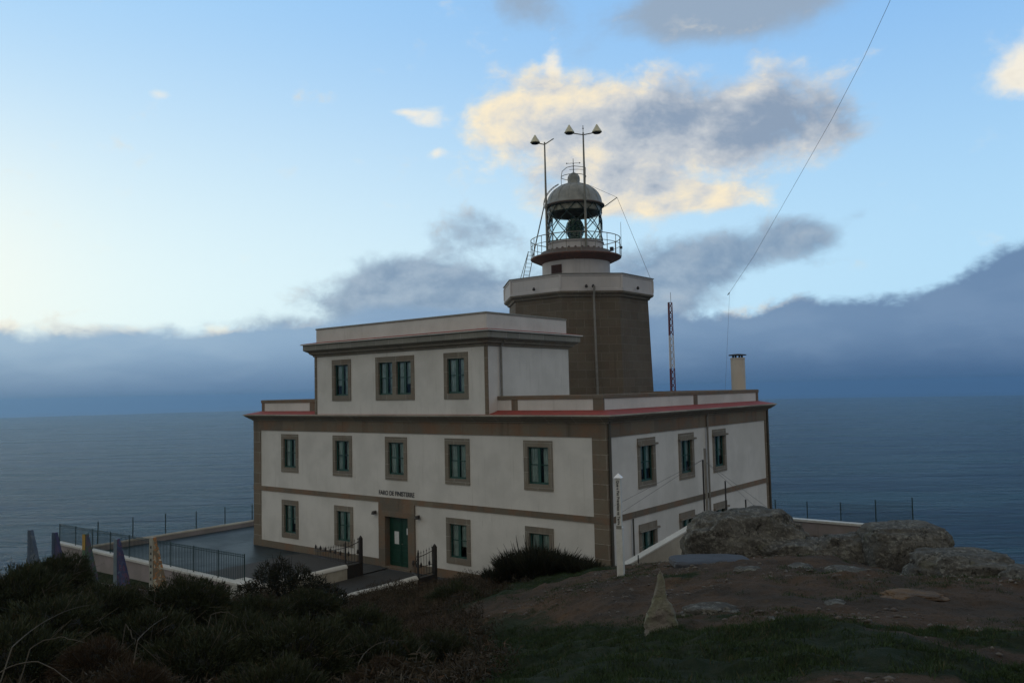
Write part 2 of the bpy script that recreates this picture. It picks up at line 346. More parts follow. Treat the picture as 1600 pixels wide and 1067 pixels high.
# ------------------------------------------------------------------ mesh helpers
class MB:
    def __init__(s): s.v = []; s.f = []
    def add(s, vs, fs):
        k = len(s.v); s.v += [tuple(v) for v in vs]; s.f += [tuple(i + k for i in f) for f in fs]; return s
    def box(s, x0, x1, y0, y1, z0, z1):
        v = [(x, y, z) for z in (z0, z1) for y in (y0, y1) for x in (x0, x1)]
        return s.add(v, [(0, 2, 3, 1), (4, 5, 7, 6), (0, 1, 5, 4), (2, 6, 7, 3), (0, 4, 6, 2), (1, 3, 7, 5)])
    def tube(s, pts, r, n=6, caps=True):
        pts = [Vector(p) for p in pts]; rs = r if isinstance(r, (list, tuple)) else [r]*len(pts)
        vs = []; fs = []; prev = None
        for i, p in enumerate(pts):
            d = (pts[min(i+1, len(pts)-1)] - pts[max(i-1, 0)]).normalized()
            a = (prev if prev is not None else (Vector((0, 0, 1)) if abs(d.z) < .9 else Vector((1, 0, 0))))
            a = (a - d*a.dot(d)).normalized(); prev = a; b = d.cross(a)
            vs += [p + (a*math.cos(t) + b*math.sin(t))*rs[i] for t in [2*math.pi*k/n for k in range(n)]]
        for i in range(len(pts)-1):
            for k in range(n): fs.append((i*n+k, i*n+(k+1) % n, (i+1)*n+(k+1) % n, (i+1)*n+k))
        if caps: fs.append(tuple(range(n))[::-1]); fs.append(tuple((len(pts)-1)*n+k for k in range(n)))
        return s.add(vs, fs)
    def loft(s, c, prof, n=32, a0=0, close=True):   # surface of revolution, prof = [(radius, z)]
        vs = []; fs = []
        for (r_, z) in prof:
            vs += [(c[0] + r_*math.cos(a0+2*math.pi*k/n), c[1] + r_*math.sin(a0+2*math.pi*k/n), z) for k in range(n)]
        for i in range(len(prof)-1):
            for k in range(n): fs.append((i*n+k, i*n+(k+1) % n, (i+1)*n+(k+1) % n, (i+1)*n+k))
        if close: fs.append(tuple(range(n))[::-1]); fs.append(tuple((len(prof)-1)*n+k for k in range(n)))
        return s.add(vs, fs)
    def rect_ring(s, x0, x1, y0, y1, prof):          # mitred moulding around a rectangle, prof = [(out, z)]
        vs = []; fs = []
        for (o_, z) in prof: vs += [(x0-o_, y0-o_, z), (x1+o_, y0-o_, z), (x1+o_, y1+o_, z), (x0-o_, y1+o_, z)]
        for i in range(len(prof)-1):
            for k in range(4): fs.append((i*4+k, i*4+(k+1) % 4, (i+1)*4+(k+1) % 4, (i+1)*4+k))
        return s.add(vs, fs)
    def build(s, name, mat, parent=None, smooth=False, bev=0, loc=None):
        me = bpy.data.meshes.new(name)
        v = s.v
        if loc is not None: v = [(p[0]-loc[0], p[1]-loc[1], p[2]-loc[2]) for p in v]
        me.from_pydata(v, [], s.f); me.update()
        uv = me.uv_layers.new(name='UVMap')
        for p in me.polygons:
            nn = p.normal
            for li in p.loop_indices:
                q = s.v[me.loops[li].vertex_index]
                if abs(nn.z) > .75: uv.data[li].uv = (q[0], q[1])
                else:
                    t = Vector((-nn.y, nn.x, 0)).normalized(); uv.data[li].uv = (q[0]*t.x + q[1]*t.y, q[2])
        if smooth:
            for p in me.polygons: p.use_smooth = True
        me.materials.append(M[mat] if isinstance(mat, str) else mat)
        o = bpy.data.objects.new(name, me); COL.objects.link(o)
        if loc is not None: o.location = loc
        if parent is not None:
            o.parent = parent
        if bev:
            bv = o.modifiers.new('bevel', 'BEVEL'); bv.width = bev; bv.segments = 2; bv.limit_method = 'ANGLE'
        return o
def tag(o, label=None, cat=None, group=None, kind=None):
    if label: o['label'] = label
    if cat: o['category'] = cat
    if group: o['group'] = group
    if kind: o['kind'] = kind
    return o
def empty(name, loc=(0, 0, 0)):
    o = bpy.data.objects.new(name, None); COL.objects.link(o); o.location = loc; o.empty_display_size = .3; return o
def child(mb, name, mat, root, **kw):    # world-space mesh data under an Empty placed at root.location
    k = root.location if root.parent is None else Vector((0, 0, 0))
    o = mb.build(name, mat, None, **kw)
    o.parent = root; o.location = -Vector(k) if root.type == 'EMPTY' else (0, 0, 0)
    return o
class Fr:      # a wall's frame: u along the wall, z up, d outwards
    def __init__(s, o, e, n): s.o = Vector(o); s.e = Vector(e); s.n = Vector(n)
    def p(s, u, z, d): return s.o + s.e*u + s.n*d + Vector((0, 0, z))
    def box(s, mb, u0, u1, z0, z1, d0, d1):
        v = [s.p(u, z, d) for z in (z0, z1) for d in (d0, d1) for u in (u0, u1)]
        f = [(0, 2, 3, 1), (4, 5, 7, 6), (0, 1, 5, 4), (2, 6, 7, 3), (0, 4, 6, 2), (1, 3, 7, 5)]
        if s.e.cross(s.n).z < 0: f = [t[::-1] for t in f]
        return mb.add(v, f)
    def quad(s, mb, pts, flip=False):
        v = [s.p(*q) for q in pts]; f = [(0, 1, 2, 3)]
        return mb.add(v, [t[::-1] for t in f] if flip else f)
    def panel(s, mb, u0, u1, z0, z1, holes, depth=.3):
        us = sorted({u0, u1, *[h[0] for h in holes], *[h[1] for h in holes]}); zs = sorted({z0, z1, *[h[2] for h in holes], *[h[3] for h in holes]})
        for a, b_ in zip(us, us[1:]):
            for c_, d_ in zip(zs, zs[1:]):
                m_ = ((a+b_)/2, (c_+d_)/2)
                if any(h[0] < m_[0] < h[1] and h[2] < m_[1] < h[3] for h in holes): continue
                s.quad(mb, [(a, c_, 0), (b_, c_, 0), (b_, d_, 0), (a, d_, 0)])
        for h in holes:
            a, b_, c_, d_ = h
            for (p, q) in (((a, c_), (b_, c_)), ((b_, c_), (b_, d_)), ((b_, d_), (a, d_)), ((a, d_), (a, c_))):
                s.quad(mb, [(p[0], p[1], 0), (q[0], q[1], 0), (q[0], q[1], -depth), (p[0], p[1], -depth)])

# ------------------------------------------------------------------ the sea
seac = MB(); rings = [0] + [60*1.22**k for k in range(28)]; rings = [r_ for r_ in rings if r_ < 9000] + [9000]
SEA_Z = -140
vs = [(CAM.x, CAM.y, SEA_Z)]; fs = []; n = 96
for r_ in rings[1:]:
    vs += [(CAM.x + r_*math.cos(2*math.pi*k/n), CAM.y + r_*math.sin(2*math.pi*k/n), SEA_Z) for k in range(n)]
for k in range(n): fs.append((0, 1+k, 1+(k+1) % n))
for i in range(len(rings)-2):
    for k in range(n): fs.append((1+i*n+k, 1+(i+1)*n+k, 1+(i+1)*n+(k+1) % n, 1+i*n+(k+1) % n))
tag(seac.add(vs, fs).build('sea', 'sea', smooth=True), kind='structure')

# ------------------------------------------------------------------ the headland (terrain)
def V(px, py, d):   # authoring aid: a place in the world seen from the photographer's spot at distance d
    m_ = cam.matrix_world; x_ = (px-800)/1269.8; y_ = (533.5-py)/1269.8
    return Vector(m_.translation) + (m_.to_3x3() @ Vector((x_, y_, -1)))*d
ctrl = [(17.2,-27.3,6.72),(13,-22.2,6.05),(16,-21.1,6.35),(11.7,-17.4,5.08),(14.7,-13.7,4.95),(14.9,-9.7,4.70),(13.65,-8.1,4.2),
 (10.3,-5.6,3.9),(8.1,-8.6,3.97),(11.7,-13.5,4.78),(6.9,-10.5,4.06),(2.6,-7.8,2.82),(3.65,-12.1,3.38),(-2.7,-9.3,1.5),(-8.5,-8.8,.55),(1.75,-11,2.72),(3.5,-3.8,2.4),(1.4,-1.7,1.3),
 (0,-1.2,.9),(-3,-1.5,.45),(-3,-4,1.2),(-6.5,-.8,.22),(-6.8,-3,.45),(-7,-6,.6),(-12,-6,-.1),(-12,-1,-.1),(-20,-3,-.1),(-14,-9.2,-.15),(-20,-9.5,-.5),(-30,-9.5,-1.1),(-10,-13,1.5),(-5,-14,2.3),(-18,-13.5,.2),(-28,-12.5,-1.3),
 (-35,-15,-3),(-34,-22,-2.5),(-20,-26,1.0),(-8,-27,3.6),(5,-30,5.6),(-38,-8,-4),(-45,0,-10),(-45,15,-10),(-31,14,-1.5),(-30,27,-6),(-10,27,-4),(-15,12,-.1),(-24,12,-.1),(-3,18,-.1),(5,22,-1.0),(5,31,-6),(20,12,-4),(26,0,-1),(28,-15,2),(20,-20,5.6),(20,-30,6.9),(18,-9,4.2),(17,-5,2.5),
 (1.5,3,.1),(1.5,12,.0),(5,2,2.0),(9,0,2.4),(6,8,.8),(13,0,1.6),(-50,-30,-8),(30,-40,4),(0,-45,4),(-25,-45,0),(45,-20,-6),(45,10,-14),(0,50,-22),(-50,40,-22),(30,40,-22)]
BUSH = [ # label, kind, variant, px, top y, distance, size, turn
 ('domed dark gorse bush below the second painted fin', 'gorse', 0, 90, 868, 17.0, .70, 0),
 ('wide low gorse bush in the lower left against the sea', 'gorse', 1, 30, 886, 15.5, .95, 1),
 ('gorse bush in front of the blue painted fin', 'gorse', 2, 165, 914, 14.5, .70, 2),
 ('rounded gorse bush right of the striped painted fin', 'gorse', 0, 290, 903, 15.5, .78, 3),
 ('low dark bush by the end pier of the fence wall', 'gorse', 1, 395, 932, 19, .85, 4),
 ('green topped gorse bush left of the dry grass in the foreground', 'gorse', 2, 455, 970, 10.5, .75, 5),
 ('reddish dry gorse bush low on the left', 'dry', 0, 150, 995, 9.3, .42, 0),
 ('ochre brown dry gorse bush at the bottom left', 'dry', 0, 205, 1035, 7.6, .36, 2),
 ('dark gorse bush filling the bottom left corner', 'gorse', 1, 20, 975, 9.5, .75, 2.6),
 ('low gorse bush at the bottom, left of centre', 'gorse', 0, 310, 985, 9.8, .75, 4.2),
 ('dense gorse bush in the lower middle of the thicket', 'gorse', 2, 590, 985, 11.5, .7, .4),
 ('reddish dry bush below the dry grass, left of the turf', 'dry', 0, 600, 1025, 8.8, .38, 3.3),
 ('gorse bush on the slope below the rounded entrance wall', 'gorse', 1, 560, 950, 17, .85, 5.2),
 ('gorse bush on the slope right of the entrance wall', 'gorse', 0, 710, 912, 22, .75, .9),
 ('gorse bush left of the green topped one, half hidden in the thicket', 'gorse', 1, 380, 962, 12.5, .75, 1.7),
 ('gorse bush between the reddish bush and the left thicket edge', 'gorse', 2, 80, 935, 12.0, .8, 3.9),
 ('mid sized gorse bush above the reddish dry one', 'gorse', 0, 225, 955, 12.2, .75, 5.6),
 ('small gorse bush at the bottom edge below the green topped one', 'gorse', 1, 430, 1035, 7.4, .5, .6),
 ('round gorse bush beside the dry stalks at the thicket edge', 'gorse', 2, 690, 990, 12.5, .5, 2.2),
 ('gorse bush behind the low dark one on the way to the entrance', 'gorse', 0, 480, 922, 21, .8, 2.9),
]
for b_ in BUSH:      # the slope carries the bushes: their feet stand on it
    p_ = V(b_[3], b_[4], b_[5]); ctrl.append((p_.x, p_.y, p_.z - b_[6]*1.35))
ctrl = np.array(ctrl, float)
def tps_k(r2): return np.where(r2 > 1e-9, .5*r2*np.log(np.maximum(r2, 1e-9)), 0)
def tps_fit(c):
    n = len(c); r2 = ((c[:, None, :2] - c[None, :, :2])**2).sum(2)
    K = tps_k(r2) + np.eye(n)*3.0; Pm = np.c_[np.ones(n), c[:, :2]]
    A = np.block([[K, Pm], [Pm.T, np.zeros((3, 3))]]); return np.linalg.solve(A, np.r_[c[:, 2], 0, 0, 0])
WT = tps_fit(ctrl)
def sstep(x, a, b): t = np.clip((x-a)/(b-a), 0, 1); return t*t*(3-2*t)
_PG = np.random.default_rng(11).random((256, 256))
def vnoise(x, y):
    xi = np.floor(x).astype(int); yi = np.floor(y).astype(int); fx = x-xi; fy = y-yi; fx = fx*fx*(3-2*fx); fy = fy*fy*(3-2*fy)
    g_ = lambda i, j: _PG[i & 255, j & 255]
    return (g_(xi, yi)*(1-fx)+g_(xi+1, yi)*fx)*(1-fy) + (g_(xi, yi+1)*(1-fx)+g_(xi+1, yi+1)*fx)*fy - .5
def fbm(x, y, s_, o_=5):
    r_ = 0; a_ = 1.
    for k in range(o_): r_ = r_ + a_*vnoise(x*s_+17.3*k, y*s_+9.1*k); s_ *= 2.03; a_ *= .52
    return r_
def lump(X_, Y_, s, seed):
    return (np.sin(X_*s*1.3+seed)*np.sin(Y_*s*1.1+seed*2.1) + .6*np.sin(X_*s*2.7+Y_*s*1.9+seed*.7)*np.sin(Y_*s*2.3-X_*s*1.4+seed) + .35*np.sin(X_*s*5.1-Y_*s*3.3+seed*3)*np.sin(Y_*s*5.7+X_*s*2.2))
def turf_mask(x, y):
    # where turf grows: in front of the standing stone, in the lower right corner, in front of the broom bush
    t = np.zeros_like(x)
    def e(cx, cy, rx_, ry_, k=1.): return k*np.exp(-(((x-cx)/rx_)**2 + ((y-cy)/ry_)**2))
    for a_ in ((800, 1020, 9, 1.9, 1.1), (900, 1010, 9.5, 1.6, 1.1), (1010, 1010, 10, 1.3, .95), (1100, 1040, 8.2, 1.3, 1.), (900, 980, 12, 1.3, 1.0), (800, 975, 13.5, 1.6, 1.0), (1200, 1045, 7.8, .9, .9), (1400, 1060, 7, .8, .8), (1330, 1010, 9.5, .8, .75), (830, 1067, 7, 1.2, 1.0), (1000, 1067, 6.6, 1.0, .9), (1560, 1010, 9, .8, 1.1), (1500, 1050, 7, .8, 1.0), (1600, 1067, 6.6, .8, 1.),
               (1300, 985, 10.5, .55, .8), (1150, 968, 12, .5, .6), (860, 912, 23, 2.0, 1.3), (900, 895, 25.5, 1.2, 1.0), (760, 930, 21, 1.7, 1.1), (1060, 893, 17.5, .7, .7), (1250, 1060, 7.5, .5, .5), (1080, 872, 20.3, .6, .8), (1130, 868, 20.6, .5, .6), (1250, 868, 20.6, .6, .55), (1330, 880, 19.5, .5, .6), (1470, 893, 18.5, .4, .6), (1200, 1010, 10, .7, .75), (1400, 1000, 10, .6, .7), (1340, 1060, 7.2, .5, .6), (700, 960, 16, 2.2, .8)):
        p_ = V(a_[0], a_[1], a_[2]); t += e(p_.x, p_.y, a_[3], a_[3], a_[4])
    t += sstep(-x, -4, 4)*.8
    r_ = np.sqrt((x-3)**2 + (y+8)**2); t += sstep(r_, 30, 45)*.8
    return np.clip(t, 0, 1)
def height(x, y):
    x = np.asarray(x, float); y = np.asarray(y, float); sh = x.shape; x = x.ravel(); y = y.ravel()
    r2 = (x[:, None]-ctrl[None, :, 0])**2 + (y[:, None]-ctrl[None, :, 1])**2
    z = tps_k(r2) @ WT[:-3] + WT[-3] + WT[-2]*x + WT[-1]*y
    z += .20*fbm(x, y, .55, 3) + .012*fbm(x+5, y, 22., 2) + .02*fbm(x, y+9, 9., 3) + .085*fbm(x+40, y, 2.6, 4)*(1+1.0*turf_mask(x, y))
    # flat made ground: the terrace, the entrance path, the passage beside the house
    k = sstep(x, -31.2, -29.9)*(1-sstep(x, -12.3, -11.9))*sstep(y, -8.2, -7.5)*(1-sstep(y, 17.5, 19))
    k2 = sstep(x, -12.6, -12.3)*(1-sstep(x, -8.0, -7.65))*sstep(y, -13, -7.5)*(1-sstep(y, 0, .5))
    k3 = sstep(x, -24, -23.7)*(1-sstep(x, .2, .4))*sstep(y, .1, .3)*(1-sstep(y, 17, 18.5))
    k = np.maximum(np.maximum(k, k2), k3); z = z*(1-k) + (-.12)*k
    # outside path by the fence
    pz = -.42 + (x+17)*.05
    k4 = (1-sstep(x, -13.9, -13.0))*sstep(x, -33, -31.5)*sstep(y, -10.9, -10.3)*(1-sstep(y, -7.7, -7.5)); z = z*(1-k4) + (pz-.06)*k4
    # cliffs down to the sea
    r_ = np.sqrt(((x+2)/1.0)**2 + ((y+6)/1.0)**2); out = np.maximum(0, r_-46)
    back_ = sstep(-(x*math.sin(YAW)+y*math.cos(YAW)), 10, 60)   # inland behind the viewer
    z = z*(1-sstep(r_, 60, 110)) + (z.clip(-30, 6) - out*(.95-.8*back_))*sstep(r_, 60, 110) - out*.75*(1-sstep(r_, 60, 110))*(1-back_)
    return np.maximum(z, SEA_Z-1.5).reshape(sh)
def hz(x, y): return float(height(np.array([x]), np.array([y]))[0])
g = np.linspace(-1, 1, 560); wq = np.sign(g)*(np.abs(g)*.115 + np.abs(g)**3.0*.885)*230
GX, GY = np.meshgrid(wq + 9, wq - 15); GZ = height(GX, GY)
n = len(g); vs = np.stack([GX.ravel(), GY.ravel(), GZ.ravel()], 1)
ii, jj = np.meshgrid(np.arange(n-1), np.arange(n-1), indexing='ij'); a = (ii*n+jj).ravel()
faces = np.stack([a, a+1, a+n+1, a+n], 1)
def np_mesh(name, vs, faces, mat, smooth=False, attr=None, loc=None):
    me = bpy.data.meshes.new(name); nv, nf, k = len(vs), len(faces), faces.shape[1]
    me.vertices.add(nv); me.vertices.foreach_set('co', vs.astype(np.float32).ravel())
    me.loops.add(nf*k); me.loops.foreach_set('vertex_index', faces.astype(np.int32).ravel())
    me.polygons.add(nf); me.polygons.foreach_set('loop_start', np.arange(0, nf*k, k, dtype=np.int32))
    if smooth: me.polygons.foreach_set('use_smooth', np.ones(nf, bool))
    if attr:
        at = me.attributes.new(attr[0], 'FLOAT', 'POINT'); at.data.foreach_set('value', attr[1].astype(np.float32))
    me.update(calc_edges=True); me.validate(); me.materials.append(M[mat])
    return me
me = np_mesh('headland', vs, faces, 'ground', True, ('turf', turf_mask(GX.ravel(), GY.ravel())))
o = bpy.data.objects.new('headland_terrain', me); COL.objects.link(o); tag(o, kind='structure')

# made surfaces
def sheet(name, x0, x1, y0, y1, z, mat, nx=2, zf=None):
    mb = MB(); xs = np.linspace(x0, x1, nx)
    for a_, b_ in zip(xs, xs[1:]):
        za, zb = (zf(a_), zf(b_)) if zf else (z, z)
        mb.add([(a_, y0, za), (b_, y0, zb), (b_, y1, zb), (a_, y1, za)], [(0, 1, 2, 3)])
    return tag(mb.build(name, mat), kind='structure')
sheet('terrace_paving', -29.6, -19.2, -7.3, -.02, 0, 'paving')
sheet('dark_paving', -19.2, -12.45, -7.3, -.02, 0.02, 'asphalt')  # plain sheet of darker asphalt paving next to the wet terrace
sheet('terrace_paving', -29.6, -23.7, -.02, 18.6, 0, 'paving')
sheet('terrace_paving', -23.7, .35, 16.6, 18.6, 0, 'paving')
sheet('entrance_path', -12.45, -7.9, -12.5, -.02, -.02, 'asphalt')
sheet('outer_path', -32.0, -13.4, -10.6, -7.55, 0, 'path', 12, lambda x: -.42 + (x+17)*.05)

# ------------------------------------------------------------------ the lighthouse
LH = empty('lighthouse', (0, 0, 0))
tag(LH, 'white two storey lighthouse house with stone bands and octagonal brown tower carrying a domed lantern', 'lighthouse')
XW, YD = -23.65, 16.55
front = Fr((0, 0, 0), (1, 0, 0), (0, -1, 0)); sidef = Fr((0, 0, 0), (0, 1, 0), (1, 0, 0))
def P(mb, name, mat, **kw):
    o = mb.build(name, mat, LH, **kw); return o
ZF = 6.47
WIN = []      # (frame, u0, u1, z0, z1, double, hood)
for u in (-20.337, -15.917, -11.934, -7.931, -3.361): WIN.append((front, u-.751, u+.751, 4.214, 6.29, 0))
for u in (-20.337, -15.86, -7.95, -3.39): WIN.append((front, u-.73, u+.73, .67, 2.71, 0))
for u in (3.136, 6.81, 10.358): WIN.append((sidef, u-.755, u+.755, 4.214, 6.29, 1))
for u in (3.07, 6.66, 10.22): WIN.append((sidef, u-.755, u+.755, .70, 2.76, 1))
door = (-13.17, -10.68, 0.0, 3.102)
holes = {id(front): [(w[1]+.12, w[2]-.12, w[3]+.12, w[4]-.12) for w in WIN if w[0] is front] + [(-12.75, -11.1, -.3, 2.9)],
         id(sidef): [(w[1]+.12, w[2]-.12, w[3]+.12, w[4]-.12) for w in WIN if w[0] is sidef]}
mb = MB()
front.panel(mb, XW, 0, -.3, 7.4, holes[id(front)]); sidef.panel(mb, 0, YD, -.3, 7.4, holes[id(sidef)])
mb.add([(XW, 0, -.3), (XW, YD, -.3), (XW, YD, 7.4), (XW, 0, 7.4), (0, YD, -.3), (0, YD, 7.4)], [(0, 3, 2, 1), (1, 2, 5, 4)])
P(mb, 'wall', 'white')
# plinth with a gap for the door
mb = MB()
for a_, b_ in ((XW-.05, door[0]), (door[1], .05)): front.box(mb, a_, b_, -.3, .36, -.02, .055)
sidef.box(mb, 0, YD+.05, -.3, .36, -.02, .052)
P(mb, 'plinth', 'stone_band')
mb = MB(); front.box(mb, XW-.045, .045, 3.102, 3.35, -.02, .045); sidef.box(mb, -.02, YD+.04, 3.103, 3.349, -.02, .041)
mb.box(XW-.04, XW+.02, 0, YD, 3.102, 3.35)
P(mb, 'belt_course', 'stone_band')
mb = MB(); mb.rect_ring(XW, 0, 0, YD, [(-.02, ZF), (.045, ZF), (.045, 7.02), (-.02, 7.02)]); P(mb, 'frieze', 'stone_band')
mb = MB(); mb.rect_ring(XW, 0, 0, YD, [(.0, 7.02), (.10, 7.02), (.12, 7.08), (.22, 7.12), (.26, 7.17), (.38, 7.24), (.42, 7.31), (.0, 7.31)]); P(mb, 'cornice', 'stone')
mb = MB(); mb.rect_ring(XW, 0, 0, YD, [(.0, 7.312), (.47, 7.312), (.47, 7.365), (.43, 7.367), (0, 7.36)]); P(mb, 'cornice_lip', 'cap')
mb = MB(); mb.rect_ring(XW, 0, 0, YD, [(.425, 7.37), (-.31, 7.545)]); P(mb, 'tiled_ledge', 'red')
# corner pilasters
for (a_, b_) in ((XW-.035, XW+.65), (-.65, .035)):
    mb = MB(); front.box(mb, a_, b_, .36, 3.102, -.02, .036); front.box(mb, a_, b_, 3.35, ZF, -.02, .036); P(mb, 'corner_pilaster', 'stone_quoin')
for (a_, b_) in ((.0, .33), (YD-.33, YD+.03)):
    mb = MB(); sidef.box(mb, a_, b_, .36, 3.103, -.02, .034); sidef.box(mb, a_, b_, 3.349, ZF, -.02, .034); P(mb, 'corner_pilaster', 'stone_quoin')
# parapet
mb = MB()
def pring(x0, x1, y0, y1, z0, z1, t):
    mb.rect_ring(x0, x1, y0, y1, [(0, z0), (0, z1), (-t, z1), (-t, z0)])
PX0, PX1, PY0, PY1 = XW+.3, -.3, .3, YD-.3
pring(PX0, PX1, PY0, PY1, 7.44, 8.0, .26); P(mb, 'parapet', 'white')
mb = MB(); mb.rect_ring(PX0, PX1, PY0, PY1, [(-.30, 8.0), (.04, 8.0), (.04, 8.15), (.0, 8.17), (-.26, 8.17), (-.30, 8.15), (-.30, 8.0)]); P(mb, 'parapet_cap', 'stone_band')
pf = Fr((0, PY0, 0), (1, 0, 0), (0, -1, 0)); ps = Fr((PX1, 0, 0), (0, 1, 0), (1, 0, 0))
for fr_, u0, u1 in ((pf, PX0, PX0+.25), (pf, -18.95, -18.55), (pf, -4.95, -4.62), (pf, PX1-.45, PX1+.02), (ps, 8.35, 8.75), (ps, PY1-.3, PY1)):
    mb = MB(); fr_.box(mb, u0, u1, 7.45, 8.0, -.1, .022); P(mb, 'parapet_pier', 'stone_band')
mb = MB(); mb.add([(XW+.2, .2, 7.5), (-.2, .2, 7.5), (-.2, YD-.2, 7.5), (XW+.2, YD-.2, 7.5)], [(0, 1, 2, 3)]); P(mb, 'flat_roof', 'roof')
# upper block
BX0, BX1, BY0, BY1 = -17.65, -5.73, -.35, 5.85
bf = Fr((0, BY0, 0), (1, 0, 0), (0, -1, 0)); bs = Fr((BX1, 0, 0), (0, 1, 0), (1, 0, 0))
BW = [(bf, -16.24, -14.77, 8.07, 10.17, 0), (bf, -12.92, -10.25, 8.07, 10.17, 2), (bf, -8.33, -6.87, 8.07, 10.17, 0)]
mb = MB(); bf.panel(mb, BX0, BX1, 7.335, 11.0, [(w[1]+.12, w[2]-.12, w[3]+.12, w[4]-.12) for w in BW])
bs.panel(mb, BY0, BY1, 7.335, 11.0, [])
mb.add([(BX0, BY0, 7.335), (BX0, BY1, 7.335), (BX0, BY1, 11), (BX0, BY0, 11), (BX1, BY1, 7.335), (BX1, BY1, 11)], [(0, 3, 2, 1), (1, 2, 5, 4)])
P(mb, 'upper_wall', 'white')
for (a_, b_) in ((BX0-.02, BX0+.17), (BX1-.17, BX1+.02)):
    mb = MB(); bf.box(mb, a_, b_, 7.34, 10.38, -.02, .022); P(mb, 'corner_pilaster', 'stone_quoin')
mb = MB(); mb.rect_ring(BX0, BX1, BY0, BY1, [(0, 10.38), (.06, 10.38), (.09, 10.46), (.20, 10.52), (.24, 10.60), (.38, 10.68), (.40, 10.70), (0, 10.70)]); P(mb, 'upper_moulding', 'stone')
mb = MB(); mb.rect_ring(BX0, BX1, BY0, BY1, [(0, 10.702), (.42, 10.702), (.44, 10.73), (.44, 11.0), (0, 11.0)]); P(mb, 'upper_cornice', 'stone_grey')
mb = MB(); mb.rect_ring(BX0, BX1, BY0, BY1, [(0, 11.002), (.54, 11.002), (.54, 11.05), (0, 11.05)]); P(mb, 'cornice_lip', 'capw')
mb = MB(); mb.rect_ring(BX0, BX1, BY0, BY1, [(.50, 11.054), (.50, 11.07), (-.01, 11.15)]); P(mb, 'tiled_ledge', 'red')
mb = MB(); mb.rect_ring(BX0+.1, BX1-.02, BY0+.02, BY1-.1, [(0, 11.1), (0, 11.80), (-.25, 11.80), (-.25, 11.1)]); P(mb, 'upper_parapet', 'white')
mb = MB(); mb.rect_ring(BX0+.1, BX1-.02, BY0+.02, BY1-.1, [(-.28, 11.80), (.03, 11.80), (.03, 11.87), (-.1, 11.90), (-.28, 11.88), (-.28, 11.80)]); P(mb, 'upper_parapet_cap', 'stone_grey')
mb = MB(); mb.add([(BX0, BY0, 11.2), (BX1, BY0, 11.2), (BX1, BY1, 11.2), (BX0, BY1, 11.2)], [(0, 1, 2, 3)])
bxs = [(q[0]*.96-.47, q[1]*.9+.3, q[2]) for q in mb.v]; mb.v = bxs; P(mb, 'flat_roof', 'roof')

# windows
def window(fr, u0, u1, z0, z1, mode, k):
    J = .215; mb = MB()
    ju = [(u0, u0+J), (u1-J, u1)]
    if mode == 2: c_ = (u0+u1)/2; ju.append((c_-.14, c_+.14))
    for a_, b_ in ju: fr.box(mb, a_, b_, z0+.26, z1-.27, -.26, .034)
    fr.box(mb, u0, u1, z1-.27, z1, -.26, .036); fr.box(mb, u0, u1, z0, z0+.26, -.26, .038)
    if mode == 1:                      # hood stub seen on the side windows
        fr.box(mb, u0-.03, u1+.10, z1-.32, z1-.24, .034, .13)
    w = P(mb, 'window', 'stone')
    spans = [(u0+J, u1-J)] if mode != 2 else [(u0+J, c_-.14), (c_+.14, u1-J)]
    zb, zt = z0+.26, z1-.27
    fm = MB(); gl = MB(); cu = MB()
    for a_, b_ in spans:
        t = .05; d0, d1 = -.13, -.07; mid = (a_+b_)/2
        for e0, e1 in ((a_, a_+t), (b_-t, b_), (mid-.07, mid+.07)): fr.box(fm, e0, e1, zb, zt, d0, d1)
        fr.box(fm, a_+t, b_-t, zb, zb+.08, d0, d1-.005); fr.box(fm, a_+t, b_-t, zt-.06, zt, d0, d1-.005)
        zm = zb + (zt-zb)*.52
        fr.box(fm, a_+t, mid-.07, zm-.018, zm+.018, d0+.01, d1-.01); fr.box(fm, mid+.07, b_-t, zm-.018, zm+.018, d0+.01, d1-.01)
        fr.quad(gl, [(a_+.02, zb+.02, -.105), (b_-.02, zb+.02, -.105), (b_-.02, zt-.02, -.105), (a_+.02, zt-.02, -.105)])
        # curtains: pleated sheets drawn to either side, differently in every window
        rr = random.Random(k*7+int(a_*10))
        for sgn in (-1, 1):
            wd = (b_-a_)*rr.choice((.36, .40, .44, .47)); e0 = a_ if sgn < 0 else b_-wd
            nn = 14; zl = zb + (0 if rr.random() < .8 else .5)
            for q in range(nn):
                ua, ub = e0 + wd*q/nn, e0 + wd*(q+1)/nn
                da, db = -.19 - .02*math.sin(q*1.7), -.19 - .02*math.sin((q+1)*1.7)
                fr.quad(cu, [(ua, zl, da), (ub, zl, db), (ub, zt, db), (ua, zt, da)])
    fm.build('casement_frame', 'green', w); gl.build('glass_pane', 'glass', w); cu.build('curtain', 'curtain', w)
    return w
for k, w_ in enumerate(WIN + BW): window(*w_, k)
# near-black boxes stand in for the unlit rooms behind the glass
mb = MB(); mb.box(XW+.9, -.9, .9, YD-.9, 0.0, 7.2); P(mb, 'dark_room_box', 'dark')
mb = MB(); mb.box(BX0+.9, BX1-.9, BY0+.9, BY1-.3, 7.6, 10.9); P(mb, 'dark_room_box', 'dark')

